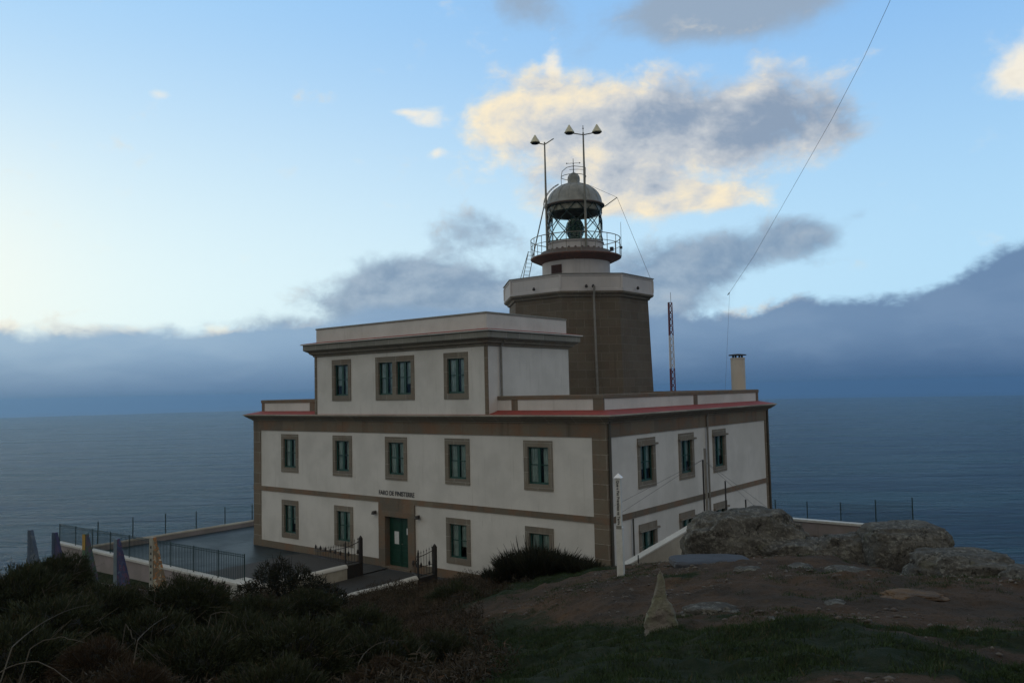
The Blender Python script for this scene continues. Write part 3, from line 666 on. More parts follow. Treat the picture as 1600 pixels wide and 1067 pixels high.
# door surround, door leaves, notices
mb = MB(); front.box(mb, door[0], -12.72, -.05, 3.10, -.35, .075); front.box(mb, -11.13, door[1], -.05, 3.10, -.35, .075)
front.box(mb, -12.72, -11.13, 2.45, 3.10, -.35, .075); front.box(mb, -12.9, -10.95, -.06, .07, -.35, .16)
P(mb, 'door_surround', 'stone_band')
mb = MB(); front.box(mb, -12.72, -11.13, 0.07, 2.45, -.30, -.25)
for a_ in (-12.62, -11.88):
    for z0_, z1_ in ((.25, .85), (1.0, 2.30)): 
        front.box(mb, a_, a_+.64, z0_, z0_+.05, -.25, -.235); front.box(mb, a_, a_+.64, z1_-.05, z1_, -.25, -.235)
        front.box(mb, a_, a_+.05, z0_+.05, z1_-.05, -.25, -.235); front.box(mb, a_+.59, a_+.64, z0_+.05, z1_-.05, -.25, -.235)
front.box(mb, -11.95, -11.90, .07, 2.45, -.25, -.225)
dr = P(mb, 'door', 'door')
mb = MB(); mb.tube([front.p(-11.83, 1.15, -.25), front.p(-11.83, 1.15, -.19), front.p(-11.74, 1.15, -.19)], .014, 6); mb.build('handle', 'mast', dr)
mb = MB(); front.box(mb, -12.36, -12.06, 1.12, 1.72, -.234, -.228); mb.build('notice', 'paper', dr)
mb = MB(); front.box(mb, -11.52, -11.22, 1.62, 1.92, -.234, -.228); mb.build('notice', 'paper', dr)
for u in (-13.43, -10.42):
    mb = MB(); mb.loft((u, -.14), [(.02, 2.66), (.10, 2.64), (.13, 2.52), (.12, 2.50), (.02, 2.50)], 14)
    front.box(mb, u-.03, u+.03, 2.56, 2.66, -.01, .12); P(mb, 'wall_lamp', 'iron')
# lettering
def text_mesh(s, size, fr, u, z, d, width=None, vertical=False, mat='lett', name='lettering', parent=LH):
    cu = bpy.data.curves.new('t', 'FONT'); cu.body = s; cu.size = size; cu.extrude = .006; cu.offset = size*.02
    if vertical: cu.space_character = 1.05
    ob = bpy.data.objects.new('t', cu); COL.objects.link(ob); dg = bpy.context.evaluated_depsgraph_get(); dg.update()
    me = bpy.data.meshes.new_from_object(ob.evaluated_get(dg)); bpy.data.objects.remove(ob); bpy.data.curves.remove(cu)
    xs = [v.co.x for v in me.vertices]; k = (width/(max(xs)-min(xs))) if width else 1; x0 = min(xs)
    for v in me.vertices:
        a_, b_, c_ = (v.co.x-x0)*k, v.co.y, v.co.z
        q = fr.p(u+b_, z-a_, d+c_) if vertical else fr.p(u+a_, z+b_, d+c_)
        v.co = q
    me.materials.clear(); me.materials.append(M[mat]); me.name = name
    o = bpy.data.objects.new(name, me); COL.objects.link(o); o.parent = parent; return o
text_mesh('FARO DE FINISTERRE', .30, front, -13.18, 3.47, .008, 2.46)

# drainpipes
def pipe(name, pts, r, mat, n=8): 
    mb = MB(); mb.tube(pts, r, n); return P(mb, name, mat)
pipe('drainpipe', [(.10, .10, 7.15), (.10, .10, 6.9), (.10, .10, -.2)], .055, 'pipe_dark')
pipe('drainpipe', [(.18, 8.9, 7.2), (.10, 8.9, 6.95), (.10, 8.9, 0)], .05, 'pipe')
pipe('drainpipe', [(.08, 1.75, 3.1), (.08, 1.75, 0)], .035, 'pipe_dark')
pipe('drainpipe', [(.09, YD-.05, 7.1), (.09, YD-.05, 0)], .06, 'pipe_dark')
pipe('drainpipe', [(BX1+.3, .5, 10.6), (BX1+.08, .5, 10.4), (BX1+.08, .5, 7.5)], .05, 'pipe')
# chimney
mb = MB(); mb.loft((-.75, 14.75), [(.375, 7.5), (.375, 9.80), (.39, 9.83), (.39, 9.9)], 20)
ch = P(mb, 'chimney', 'chim', smooth=False)
mb = MB()
for dx_, dy_ in ((-.25, 0), (.25, 0), (0, .25), (0, -.25)): mb.box(-.75+dx_-.04, -.75+dx_+.04, 14.75+dy_-.04, 14.75+dy_+.04, 9.9, 10.02)
mb.loft((-.75, 14.75), [(.47, 10.02), (.47, 10.07), (.1, 10.12)], 20); mb.build('chimney_cowl', 'iron', ch)

# tower
TX, TY = -11.75, 15.7; OA = R(22.5)
C2 = (TX, TY)
mb = MB(); mb.loft(C2, [(4.70, 7.3), (4.50, 13.85)], 8, OA); P(mb, 'tower_body', 'stone_tower')
mb = MB(); mb.loft(C2, [(4.53, 13.80), (4.60, 13.82), (4.66, 13.92), (4.84, 14.02), (4.88, 14.12), (4.5, 14.12)], 8, OA, False); P(mb, 'tower_cornice', 'stone')
mb = MB(); mb.loft(C2, [(4.6, 14.122), (4.86, 14.122), (4.86, 14.26), (4.82, 14.28), (4.82, 15.0), (4.86, 15.02), (4.86, 15.12), (4.52, 15.12), (4.52, 14.2)], 8, OA, False)
for k in range(8):
    a_ = OA + k*math.pi/4
    mb.tube([(TX+4.80*math.cos(a_), TY+4.80*math.sin(a_), 14.27), (TX+4.80*math.cos(a_), TY+4.80*math.sin(a_), 15.01)], .085, 8)
P(mb, 'tower_parapet', 'white2')
mb = MB(); mb.loft(C2, [(4.6, 14.3), (.1, 14.35)], 8, OA, False); P(mb, 'tower_deck', 'roof')
mb = MB(); mb.loft(C2, [(4.46, 15.122), (4.92, 15.122), (4.92, 15.16), (4.46, 15.16)], 8, OA, False); P(mb, 'parapet_coping', 'stone_grey')
mb = MB(); mb.loft(C2, [(2.18, 14.3), (2.16, 16.5)], 40, 0, False); P(mb, 'gallery_drum', 'white2', smooth=True)
def pol(r_, deg, z):    # deg measured from the side facing the photographer, + to the right
    b_ = math.atan2(CAM.y-TY, CAM.x-TX) + R(deg); return (TX + r_*math.cos(b_), TY + r_*math.sin(b_), z)
mb = MB(); 
def pol_box(mb, r0, r1, d0, d1, z0, z1):
    v = [pol(r_, d_, z) for z in (z0, z1) for r_ in (r0, r1) for d_ in (d0, d1)]
    mb.add(v, [(0, 2, 3, 1), (4, 5, 7, 6), (0, 1, 5, 4), (2, 6, 7, 3), (0, 4, 6, 2), (1, 3, 7, 5)])
pol_box(mb, 2.1, 2.22, -44, -24, 15.55, 16.12)
for k in range(6): pol_box(mb, 2.2, 2.26, -43, -25, 15.60+k*.085, 15.63+k*.085)
P(mb, 'vent_louvre', 'louvre')
mb = MB(); pol_box(mb, 2.1, 2.24, -3, -1, 15.2, 16.4); P(mb, 'drum_conduit', 'white2')
mb = MB(); mb.loft(C2, [(2.14, 16.38), (2.30, 16.42), (2.84, 16.66), (2.90, 16.70), (2.90, 16.76)], 48, 0, False); P(mb, 'gallery_soffit', 'soffit', smooth=True)
mb = MB(); mb.loft(C2, [(2.90, 16.762), (2.86, 16.79), (2.30, 16.98), (2.22, 17.12), (1.6, 17.14)], 48, 0, False); P(mb, 'gallery_floor', 'rustrim', smooth=True)
mb = MB(); mb.loft(C2, [(1.86, 17.1), (1.86, 17.16), (1.80, 17.18), (1.76, 17.60), (1.83, 17.62), (1.83, 17.68), (1.6, 17.68)], 40, 0, False)
lb = P(mb, 'lantern_base', 'white2')
for k in range(28):
    mb = MB(); mb.loft(pol(1.85, k*360/28, 0)[:2], [(.07, 17.14), (.09, 17.2), (.05, 17.27)], 6); mb.build('base_bracket', 'rustrim', lb)
# railing
mb = MB(); NR = 20
for z, r_ in ((17.95, .028), (17.5, .02)): 
    mb.tube([pol(2.86, 360*k/72, z) for k in range(73)], r_, 6)
for k in range(NR): mb.tube([pol(2.86, 360*k/NR+7, 16.74), pol(2.86, 360*k/NR+7, 17.97)], .022, 6)
P(mb, 'gallery_railing', 'mast')
# lantern glazing
LG = MB(); LG.loft(C2, [(1.72, 17.68), (1.72, 20.12)], 24, 0, False); lg = P(LG, 'lantern_glazing', 'lglass')
mb = MB(); NB = 9
for k in range(NB):
    for sgn in (-1, 1):
        mb.tube([pol(1.745, k*360/NB + 4 + sgn*(80*t/8), 17.68+2.42*t/8) for t in range(9)], .030, 5)
mb.tube([pol(1.75, 360*k/48, 17.72) for k in range(49)], .035, 5); mb.tube([pol(1.75, 360*k/48, 19.62) for k in range(49)], .02, 5)
mb.build('glazing_bars', 'gfence', lg)
mb = MB(); mb.loft(C2, [(1.66, 19.62), (1.66, 20.1)], 36, 0, False); M['blind'] = simple('lantern_blind', (.30, .27, .22), (.20, .17, .14), .7, 3); mb.build('blind_band', 'blind', lg, smooth=True)
# lens: stacked ribbed rings tapering both ways, on a pedestal
prof = []
for k in range(33):
    t = k/32; z = 17.78 + t*1.72; r_ = .56*math.sin(math.pi*(.05+.90*t))**.75
    prof.append((r_ + (.018 if k % 2 else -.018), z))
mb = MB(); mb.loft(C2, [(.3, 17.14), (.3, 17.6), (.45, 17.7)] + prof + [(.05, 19.55)], 16); P(mb, 'lamp_lens', 'lens')
mb = MB()
for k in range(8): mb.tube([(TX+(.59*math.sin(math.pi*(.05+.90*t/10))**.75)*math.cos(k*math.pi/4), TY+(.59*math.sin(math.pi*(.05+.90*t/10))**.75)*math.sin(k*math.pi/4), 17.78+1.72*t/10) for t in range(11)], .022, 5)
P(mb, 'lens_frame', 'gfence')
# dome
mb = MB(); pr = [(1.78, 20.02), (1.86, 20.06), (1.87, 20.16), (1.80, 20.24)]
for k in range(1, 15): a_ = R(6+k*5.6); pr.append((1.78*math.cos(a_), 20.2 + 1.42*math.sin(a_)))
pr += [(.10, 21.62)]; mb.loft(C2, pr, 48, 0, False); dm = P(mb, 'dome', 'dome', smooth=True)
mb = MB()
for k in range(16): mb.tube([(TX+1.79*math.cos(R(4+t*8))*math.cos(k*math.pi/8), TY+1.79*math.cos(R(4+t*8))*math.sin(k*math.pi/8), 20.2+1.43*math.sin(R(4+t*8))) for t in range(11)], .014, 4)
mb.build('dome_seam', 'dome', dm)
mb = MB(); mb.loft(C2, [(1.86, 20.04), (1.93, 20.07), (1.93, 20.14), (1.80, 20.17)], 48, 0, False); mb.build('dome_rim', 'rustrim', dm, smooth=True)
mb = MB(); mb.loft(C2, [(.44, 21.5), (.46, 21.62), (.38, 21.64), (.40, 21.85)] + [(.40*math.cos(R(t*10)), 21.92+.40*math.sin(R(t*10))) for t in range(0, 9)] + [(.05, 22.36), (.04, 22.4)], 24, 0, False)
P(mb, 'ventilator_ball', 'dome', smooth=True)
mb = MB(); mb.tube([(TX, TY, 22.3), (TX, TY, 23.25)], [.035, .018], 6)
a0, a1 = Vector(pol(.42, 90, 22.95)), Vector(pol(.42, -90, 22.95)); mb.tube([a0, a1], .014, 5)
b0, b1 = Vector(pol(.35, 0, 22.82)), Vector(pol(.35, 180, 22.82)); mb.tube([b0, b1], .012, 5)
for q in (a0, a1, b0, b1): mb.loft((q.x, q.y), [(.01, q.z-.05), (.05, q.z), (.01, q.z+.05)], 6)
P(mb, 'weather_vane', 'iron')
# maintenance ring on the dome and curved ladder on its left
mb = MB()
ringp = lambda r_, z, d0, d1, k=18: [pol(r_, d0+(d1-d0)*t/k, z) for t in range(k+1)]
mb.tube(ringp(.80, 22.05, -150, 100), .022, 5); mb.tube([pol(.80, -90, 21.5), pol(.80, -90, 22.05)], .02, 5); mb.tube([pol(.75, 90, 21.5), pol(.78, 90, 22.65)], .02, 5)
mb.tube([pol(.80, -90, 22.05), pol(.74, -80, 22.4), pol(.5, -60, 22.62), pol(.4, 0, 22.66), pol(.75, 90, 22.66)], .022, 5)
mb.tube([pol(.75, 90, 22.5), pol(.3, 60, 22.5), pol(.3, -60, 22.5)], .018, 5)
arc = [pol(1.98*math.cos(R(a_)), -84, 20.2+1.62*math.sin(R(a_))) for a_ in range(0, 66, 6)]
arc2 = [pol(1.98*math.cos(R(a_)), -96, 20.2+1.62*math.sin(R(a_))) for a_ in range(0, 66, 6)]
mb.tube(arc, .022, 5); mb.tube(arc2, .022, 5)
for p_, q_ in zip(arc, arc2): mb.tube([p_, q_], .012, 4)
P(mb, 'dome_handrail', 'mast')
def ladder(name, A, B, off, nr, mat='mast', r_=.025):
    A, B, off = Vector(A), Vector(B), Vector(off); mb = MB()
    mb.tube([A-off, B-off], r_, 5); mb.tube([A+off, B+off], r_, 5)
    for k in range(1, nr): q = A.lerp(B, k/nr); mb.tube([q-off, q+off], .014, 4)
    return P(mb, name, mat)
ladder('ladder', pol(1.95, -88, 20.2), pol(2.75, -86, 16.9), Vector(pol(.17, 0, 0))-Vector((TX, TY, 0)), 12)
ladder('ladder', pol(2.85, -90, 17.3), pol(3.35, -88, 15.0), Vector(pol(.2, -60, 0))-Vector((TX, TY, 0)), 9)
pipe('ladder_handrail', [pol(2.88, -96, 17.3), pol(3.05, -92, 17.3), pol(3.75, -88, 15.0)], .022, 'mast', 5)
# two masts carrying cone lamps
def lamp_mast(base, top_z, arms, rad):
    mb = MB(); mb.tube([base, (base[0], base[1], base[2]+(top_z-base[2])*.5), (base[0], base[1], top_z)], [rad, rad*.95, rad*.6], 8)
    mb.tube([(base[0], base[1], base[2]+(top_z-base[2])*.42-.08), (base[0], base[1], base[2]+(top_z-base[2])*.42+.08)], rad*1.45, 8)
    rt = Vector((math.cos(YAW), -math.sin(YAW), 0))
    w = P(mb, 'lamp_mast', 'mast')
    for dx_, dz_, lamp in arms:
        q = Vector((base[0], base[1], top_z)); e_ = q + rt*dx_ + Vector((0, 0, dz_)); am = MB(); am.tube([q - Vector((0, 0, .15)), e_], .035, 6); am.build('lamp_arm', 'mast', w)
        if lamp:
            c_ = MB(); c_.loft((e_.x, e_.y), [(.27, e_.z-.03), (.32, e_.z), (.32, e_.z+.02), (.03, e_.z+.50), (.01, e_.z+.51)], 16); c_.build('lamp_shade', 'lamp', w)
            c_ = MB(); c_.loft((e_.x, e_.y), [(.12, e_.z-.09), (.24, e_.z-.07), (.27, e_.z-.03)], 12); c_.build('lamp_rim', 'iron', w)
    return w
b1 = pol(2.02, -62, 17.05); lamp_mast(b1, 24.12, [(-.6, -.02, 1), (.58, .22, 0)], .075)
b2 = pol(1.95, 20, 17.1); w2 = lamp_mast(b2, 24.35, [(-.86, .0, 1), (.86, -.0, 1)], .08)
mb = MB(); mb.tube([(b2[0], b2[1], 24.3), (b2[0], b2[1], 24.8)], .02, 5); mb.loft(b2[:2], [(.01, 24.55), (.06, 24.6), (.01, 24.66)], 6); mb.build('mast_tip', 'iron', w2)
s0, s1 = pol(1.93, 92, 20.05), pol(2.75, 92, 20.62)
pipe('strut', [s0, s1], .03, 'mast', 5)
pipe('stay_wire', [s1, pol(4.75, 90, 15.15)], .012, 'wire', 4); pipe('stay_wire', [s1, pol(1.0, 60, 21.4)], .010, 'wire', 4)
pipe('whip_aerial', [pol(2.92, 80, 16.7), pol(2.94, 80, 18.9)], [.02, .012], 'iron', 5)
mb = MB(); mb.box(*(lambda q: (q[0]-.09, q[0]+.09, q[1]-.09, q[1]+.09, q[2], q[2]+.25))(pol(2.55, 62, 16.95))); P(mb, 'junction_box', 'iron')
mb = MB(); mb.box(*(lambda q: (q[0]-.07, q[0]+.07, q[1]-.07, q[1]+.07, q[2], q[2]+.16))(pol(2.9, 81, 17.2))); P(mb, 'junction_box', 'iron')
# pipe and floodlights on the tower's face
pf0 = pol(4.75, 12.5, 14.35); pf1 = pol(4.55, 12.5, 13.7); pf2 = pol(4.60, 13.2, 8.0)
pipe('tower_drainpipe', [pf0, pf1, pf2], .07, 'pipe')
for dg in (7, -33, 12, 52):
    q = Vector(pol(4.66, dg, 14.33)); mb = MB(); mb.loft((q.x, q.y), [(.06, q.z-.05), (.10, q.z+.02), (.05, q.z+.14)], 8); P(mb, 'parapet_floodlight', 'iron')

# ------------------------------------------------------------------ things round the house
def rail_log(mb, A, B, r_, zb, wob=0):       # low wall with rounded top
    A, B = Vector(A), Vector(B); L = (B-A).length; k = max(2, int(L/.35)); d_ = (B-A).normalized(); s_ = Vector((-d_.y, d_.x, 0))
    pts = [A.lerp(B, t/k) for t in range(k+1)]; vs = []; fs = []; n = 9
    for i, p in enumerate(pts):
        for j in range(n):
            a_ = math.pi*j/(n-1); rr = r_*(1 + wob*mnoise.noise(Vector((p.x*1.3, p.y*1.3, j*.4))))
            vs.append(p + s_*math.cos(a_)*rr + Vector((0, 0, math.sin(a_)*rr*.9)))
    for i in range(k):
        for j in range(n-1): fs.append((i*n+j, i*n+j+1, (i+1)*n+j+1, (i+1)*n+j))
    fs.append(tuple(range(n))); fs.append(tuple(k*n+j for j in range(n))[::-1]); mb.add(vs, fs)
def low_wall(label, A, B, zt, zb, r_, mat_cap, mat_wall, t=.11, wob=.12):
    A3 = (A[0], A[1], zt-r_); B3 = (B[0], B[1], zt-r_)
    root = empty('low_wall', (A[0], A[1], 0)); tag(root, label, 'wall')
    mb = MB(); rail_log(mb, A3, B3, r_, zb, wob); child(mb, 'rounded_cap', mat_cap, root, smooth=False)
    d_ = (Vector(B3)-Vector(A3)).normalized(); s_ = Vector((-d_.y, d_.x, 0))*t; mb = MB()
    v = [Vector(q) + s_*k for q in ((A[0], A[1], zb), (B[0], B[1], zb)) for k in (-1, 1)] + [Vector(q) + s_*k for q in ((A[0], A[1], zt-r_+.01), (B[0], B[1], zt-r_+.01)) for k in (-1, 1)]
    mb.add(v, [(0, 1, 3, 2), (4, 6, 7, 5), (0, 4, 5, 1), (2, 3, 7, 6), (0, 2, 6, 4), (1, 5, 7, 3)]); child(mb, 'wall', mat_wall, root)
    return root
low_wall('rounded low wall along the seaward edge of the wet terrace, left of the house', (-29.7, -7.1), (-29.7, 18.8), .38, -.2, .13, 'cap', 'wallpink')
low_wall('short beige rounded wall left of the entrance path, ending at the iron gate', (-12.45, -7.3), (-12.45, -2.75), .66, -.2, .17, 'capw', 'cap')
low_wall('long rounded wall half covered by dry grass right of the entrance path', (-7.85, -9.8), (-7.85, -2.8), .72, -.2, .16, 'capw', 'cap')
root = empty('boundary_wall', (-.5, 19.2, 0)); tag(root, 'long white wall with pale coping beyond the boulders behind the house', 'wall')
mb = MB(); mb.box(-28.4, 6.9, 19.05, 19.3, -.6, .66); child(mb, 'wall', 'wallpink', root)
mb = MB(); mb.box(-28.4, 6.95, 18.95, 19.4, .66, .80); child(mb, 'coping', 'poleW', root, bev=.02)
# front low wall under the fence
root = empty('fence_wall', (-22, -7.4, 0)); tag(root, 'low pinkish wall with white coping carrying the green fence above the outer path', 'wall')
mb = MB(); mb.box(-31.2, -13.75, -7.55, -7.32, -1.4, .48); child(mb, 'wall', 'wallpink', root)
mb = MB(); mb.box(-31.25, -13.75, -7.63, -7.26, .48, .60); child(mb, 'coping', 'capw', root, bev=.02)
mb = MB(); mb.box(-13.75, -12.85, -7.85, -7.1, -.5, .60); mb.box(-13.82, -12.78, -7.92, -7.03, .60, .72); mb.box(-12.85, -12.4, -7.55, -7.3, -.5, .56)
child(mb, 'end_pier', 'capw', root, bev=.02)
# green railing fence
def bars_fence(name, label, A, B, z0, z1, zt_fn, npan, mat, gap=.125):
    A, B = Vector(A), Vector(B); root = empty(name, (A.x, A.y, z0)); tag(root, label, 'fence'); L = (B-A).length
    for i in range(npan):
        p, q = A.lerp(B, i/npan), A.lerp(B, (i+1)/npan); mb = MB(); k = int((q-p).length/gap)
        for j in range(1, k):
            r_ = p.lerp(q, j/k); mb.tube([(r_.x, r_.y, z0+.04), (r_.x, r_.y, zt_fn((i+j/k)/npan))], .011, 4)
        for zz in (.08, -.12, -.04):
            mb.tube([(p.x, p.y, (z0+zz) if zz > 0 else zt_fn(i/npan)+zz), (q.x, q.y, (z0+zz) if zz > 0 else zt_fn((i+1)/npan)+zz)], .016, 4)
        child(mb, 'railing_panel', mat, root)
    for i in range(npan+1):
        p = A.lerp(B, i/npan); mb = MB(); mb.box(p.x-.018, p.x+.018, p.y-.018, p.y+.018, z0, zt_fn(i/npan)+.02); child(mb, 'post', mat, root)
    return root
bars_fence('railing_fence', 'dark green barred fence standing on the low wall of the wet terrace', (-31.1, -7.44, 0), (-13.3, -7.44, 0), .60, 1.6, lambda t: 1.58+.22*t, 9, 'gfence')
# wire mesh fences
def mesh_fence(label, P0_, step, npst, z0, ztops, dense=None):
    P0_ = Vector(P0_); step = Vector(step); root = empty('wire_fence', P0_); tag(root, label, 'fence')
    for i in range(npst):
        p = P0_ + step*i; mb = MB(); mb.tube([(p.x, p.y, z0), (p.x, p.y, ztops[i])], .030, 6); child(mb, 'post', 'gfence', root)
    for i in range(npst-1):
        p, q = P0_ + step*i, P0_ + step*(i+1); mb = MB(); gz = dense[i] if dense else .2
        z = z0+.1
        while z < min(ztops[i], ztops[i+1])-.03: mb.tube([(p.x, p.y, z), (q.x, q.y, z)], .0025 if gz > .1 else .004, 3, False); z += gz
        k = int(step.length/(gz*.9))
        for j in range(1, k): r_ = p.lerp(q, j/k); mb.tube([(r_.x, r_.y, z0+.1), (r_.x, r_.y, min(ztops[i], ztops[i+1])-.05)], .002 if gz > .1 else .004, 3, False)
        child(mb, 'wire_panel', 'gfence', root)
    return root
mesh_fence('thin green wire fence on posts behind the rounded seaward wall left of the house', (-29.95, -5.88, 0), (0, 1.98, 0), 9, -.2, [1.60, 1.56, 1.52, 1.42, 1.41, 1.36, 1.35, 1.35, 1.35])
mesh_fence('green wire fence on posts behind the boulders right of the house', (-4.6, 19.7, 0), (1.85, 0, 0), 7, -.3, [1.75, 1.70, 1.70, 1.72, 1.80, 2.05, 2.29], [.2, .2, .2, .2, .06, .06])

# iron gates by the entrance path
def gate(label, A, B, z0, z1a, z1b, leaf=None):
    root = empty('iron_gate', (A[0], A[1], 0)); tag(root, label, 'gate')
    A, B = Vector((*A, 0)), Vector((*B, 0))
    def section(P_, Q_, za, zb, z0_, nm):
        k = max(4, int((Q_-P_).length/.15)); mb = MB()
        for j in range(1, k):
            r_ = P_.lerp(Q_, j/k); zz = za+(zb-za)*(j/k)**1.5
            mb.tube([(r_.x, r_.y, z0_), (r_.x, r_.y, zz+.05), (r_.x, r_.y, zz+.16)], [.012, .012, .002], 4)
            mb.loft((r_.x, r_.y), [(.005, zz-.0), (.03, zz+.05), (.005, zz+.09)], 4)
            if j % 3 == 1: mb.loft((r_.x, r_.y), [(.01, z0_+.35), (.05, z0_+.45), (.05, z0_+.5), (.01, z0_+.6)], 6)
        for h in (0, 1):
            mb.tube([(P_.lerp(Q_, t/6).x, P_.lerp(Q_, t/6).y, (z0_+.04) if h == 0 else za+(zb-za)*(t/6)**1.5-.1) for t in range(7)], .018, 4)
        mb.tube([(P_.x, P_.y, z0_+.4), (Q_.x, Q_.y, z0_+.4)], .012, 4)
        child(mb, nm, 'iron', root)
    section(A, B, z1a, z1b, z0, 'gate_bars')
    for p, w_, zt in ((A, .03, z1a+.1), (B, .075, z1b+.02)):
        mb = MB(); mb.box(p.x-w_, p.x+w_, p.y-w_, p.y+w_, -.1, zt); mb.loft((p.x, p.y), [(w_*.9, zt), (w_*1.1, zt+.03), (.01, zt+.12)], 8); child(mb, 'gate_post', 'iron', root)
    mb = MB(); d_ = B-A; mb.add([A+Vector((.06, 0, -.1)), B+Vector((.06, 0, -.1)), B+Vector((.06, 0, z0-.05)), A+Vector((.06, 0, z0-.05)), A+Vector((-.06, 0, -.1)), B+Vector((-.06, 0, -.1)), B+Vector((-.06, 0, z0-.05)), A+Vector((-.06, 0, z0-.05))], [(0, 1, 2, 3), (7, 6, 5, 4), (3, 2, 6, 7), (0, 3, 7, 4), (1, 5, 6, 2)])
    child(mb, 'kick_plate', 'iron', root)
    if leaf: section(Vector((*leaf, 0)), A, leaf_z, z1a, z0, 'gate_bars')
    return root
leaf_z = 1.0
gate('black wrought iron gate left of the green door, swung open beside the beige wall', (-12.45, -2.75), (-12.45, -1.85), .62, 1.5, 1.68, (-15.3, -2.3))
gate('black wrought iron gate right of the green door, beside the grass', (-7.85, -2.65), (-7.85, -1.65), .62, 1.55, 1.72, (-8.6, -2.3))

# sloping wall at the corner passage
root = empty('sloping_wall', (2.9, -3.7, 2)); tag(root, 'sloping cream wall rising from the white post to the lichened rock', 'wall')
A, B = Vector((2.87, -3.7, 2.50)), Vector((3.62, -.2, 3.35)); sd = Vector((.13, -.03, 0))
def wedge(a_, b_, za0, zb0, off): 
    mb = MB(); v = [Vector((a_.x, a_.y, za0))-off, Vector((a_.x, a_.y, za0))+off, Vector((b_.x, b_.y, zb0))-off, Vector((b_.x, b_.y, zb0))+off, a_-off, a_+off, b_-off, b_+off]
    return mb.add(v, [(0, 1, 3, 2), (4, 6, 7, 5), (0, 4, 5, 1), (2, 3, 7, 6), (0, 2, 6, 4), (1, 5, 7, 3)])
child(wedge(A, B, -.1, -.1, sd), 'wall', 'cap', root)
A2, B2 = A+Vector((0, 0, .05)), B+Vector((0, 0, .05)); child(wedge(A2, B2, A.z+.002, B.z+.002, sd*1.15), 'coping', 'capw', root)

# peace pole
px_, py_ = 6.9, -10.5; gz = hz(px_, py_)
root = empty('inscribed_post', (px_, py_, gz)); tag(root, 'slim white inscribed post with a bright pyramid cap before the house corner', 'post')
ang = math.atan2(CAM.x-px_, -(CAM.y-py_)) ; e_ = Vector((math.cos(ang-.25), math.sin(ang-.25), 0)); n_ = Vector((e_.y, -e_.x, 0))
pfx = Fr((px_, py_, 0), e_, n_)
mb = MB(); pfx.box(mb, -.078, .078, gz-.2, gz+1.14, -.078, .078); child(mb, 'post_base', 'poleW', root, bev=.006)
mb = MB(); pfx.box(mb, -.060, .060, gz+1.14, gz+2.30, -.060, .060); child(mb, 'post_shaft', 'poleW', root, bev=.004)
mb = MB(); pfx.box(mb, -.063, .063, gz+1.10, gz+1.18, .062, .083); child(mb, 'plaque', 'stone_grey', root)
mb = MB(); c_ = [pfx.p(s*.095, gz+2.30, t*.095) for s, t in ((-1, -1), (1, -1), (1, 1), (-1, 1))] + [pfx.p(0, gz+2.41, 0)]
mb.add(c_, [(0, 1, 4), (1, 2, 4), (2, 3, 4), (3, 0, 4), (3, 2, 1, 0)]); child(mb, 'post_cap', 'poleC', root)
tx = text_mesh('Que a Paz Prevaleza na Terra', .085, pfx, -.028, gz+2.24, .062, 1.04, True, parent=root); tx.location = -root.location

# standing stone
def blobrock(name, label, cat, c, size, rot, seed, mat='rock', amp=.18, pw=.75, sub=5, flat=0, group=None, freq=1.6, strata=.0):
    bm = bmesh.new(); bmesh.ops.create_icosphere(bm, subdivisions=sub, radius=1)
    so = Vector((seed*7.7, seed*3.1, seed*1.9)); cr, sr = math.cos(rot), math.sin(rot)
    for v in bm.verts:
        p = v.co.copy(); q = Vector([math.copysign(abs(t)**pw, t) for t in p])
        d_ = 1 + amp*(mnoise.fractal(p*freq*.8+so, 1.0, 2.2, 6)) - amp*.8*max(0, mnoise.noise(p*freq*1.7+so*2))
        vd = mnoise.voronoi(q*1.25+so)[0]; c1 = -.9*amp*max(0, .12-(vd[1]-vd[0]))*1.0; c1 += .35*amp*(mnoise.voronoi(q*2.4+so)[0][0]-.4) + .12*amp*(mnoise.voronoi(q*6+so)[0][0]-.4); q = q*(d_+c1)
        x_, y_, z_ = q.x*size[0], q.y*size[1], q.z*size[2]
        if strata: x_ += strata*math.sin(z_*9+seed)*.5
        v.co = (x_*cr-y_*sr, x_*sr+y_*cr, z_)
    me = bpy.data.meshes.new(name); bm.to_mesh(me); bm.free()
    for p in me.polygons: p.use_smooth = True
    me.materials.append(M[mat]); o = bpy.data.objects.new(name, me); COL.objects.link(o); o.location = c
    return tag(o, label, cat, group)
sx_, sy_ = 11.69, -17.37; gz = hz(sx_, sy_)
bm = bmesh.new(); bmesh.ops.create_uvsphere(bm, u_segments=40, v_segments=60, radius=1)
for v in bm.verts:
    t = (v.co.z+1)/2; a_ = math.atan2(v.co.y, v.co.x)
    wd = .235*(1-t)**.75 + .035 if t < .985 else .02
    wd = np.interp(t, [0, .04, .12, .3, .45, .6, .8, .93, 1], [.0, .15, .205, .195, .165, .10, .055, .035, .0])
    q = Vector((math.cos(a_), math.sin(a_)*.62, t*3)); k = 1 + .34*mnoise.fractal(q*1.6+Vector((3, 1, 2)), .7, 2.1, 6)
    rdg = 1+.10*math.cos(3*a_+t*2)
    v.co = (math.cos(a_)*wd*k*rdg - .02*math.sin(t*5), math.sin(a_)*wd*.62*k*rdg, -.1 + t*.98)
me = bpy.data.meshes.new('standing_stone'); bm.to_mesh(me); bm.free()
for p in me.polygons: p.use_smooth = True
me.materials.append(M['stele']); o = bpy.data.objects.new('standing_stone', me); COL.objects.link(o); o.location = (sx_, sy_, gz); o.rotation_euler = (0, 0, R(38))
tag(o, 'small pointed standing stone planted in the turf in the foreground', 'standing stone')

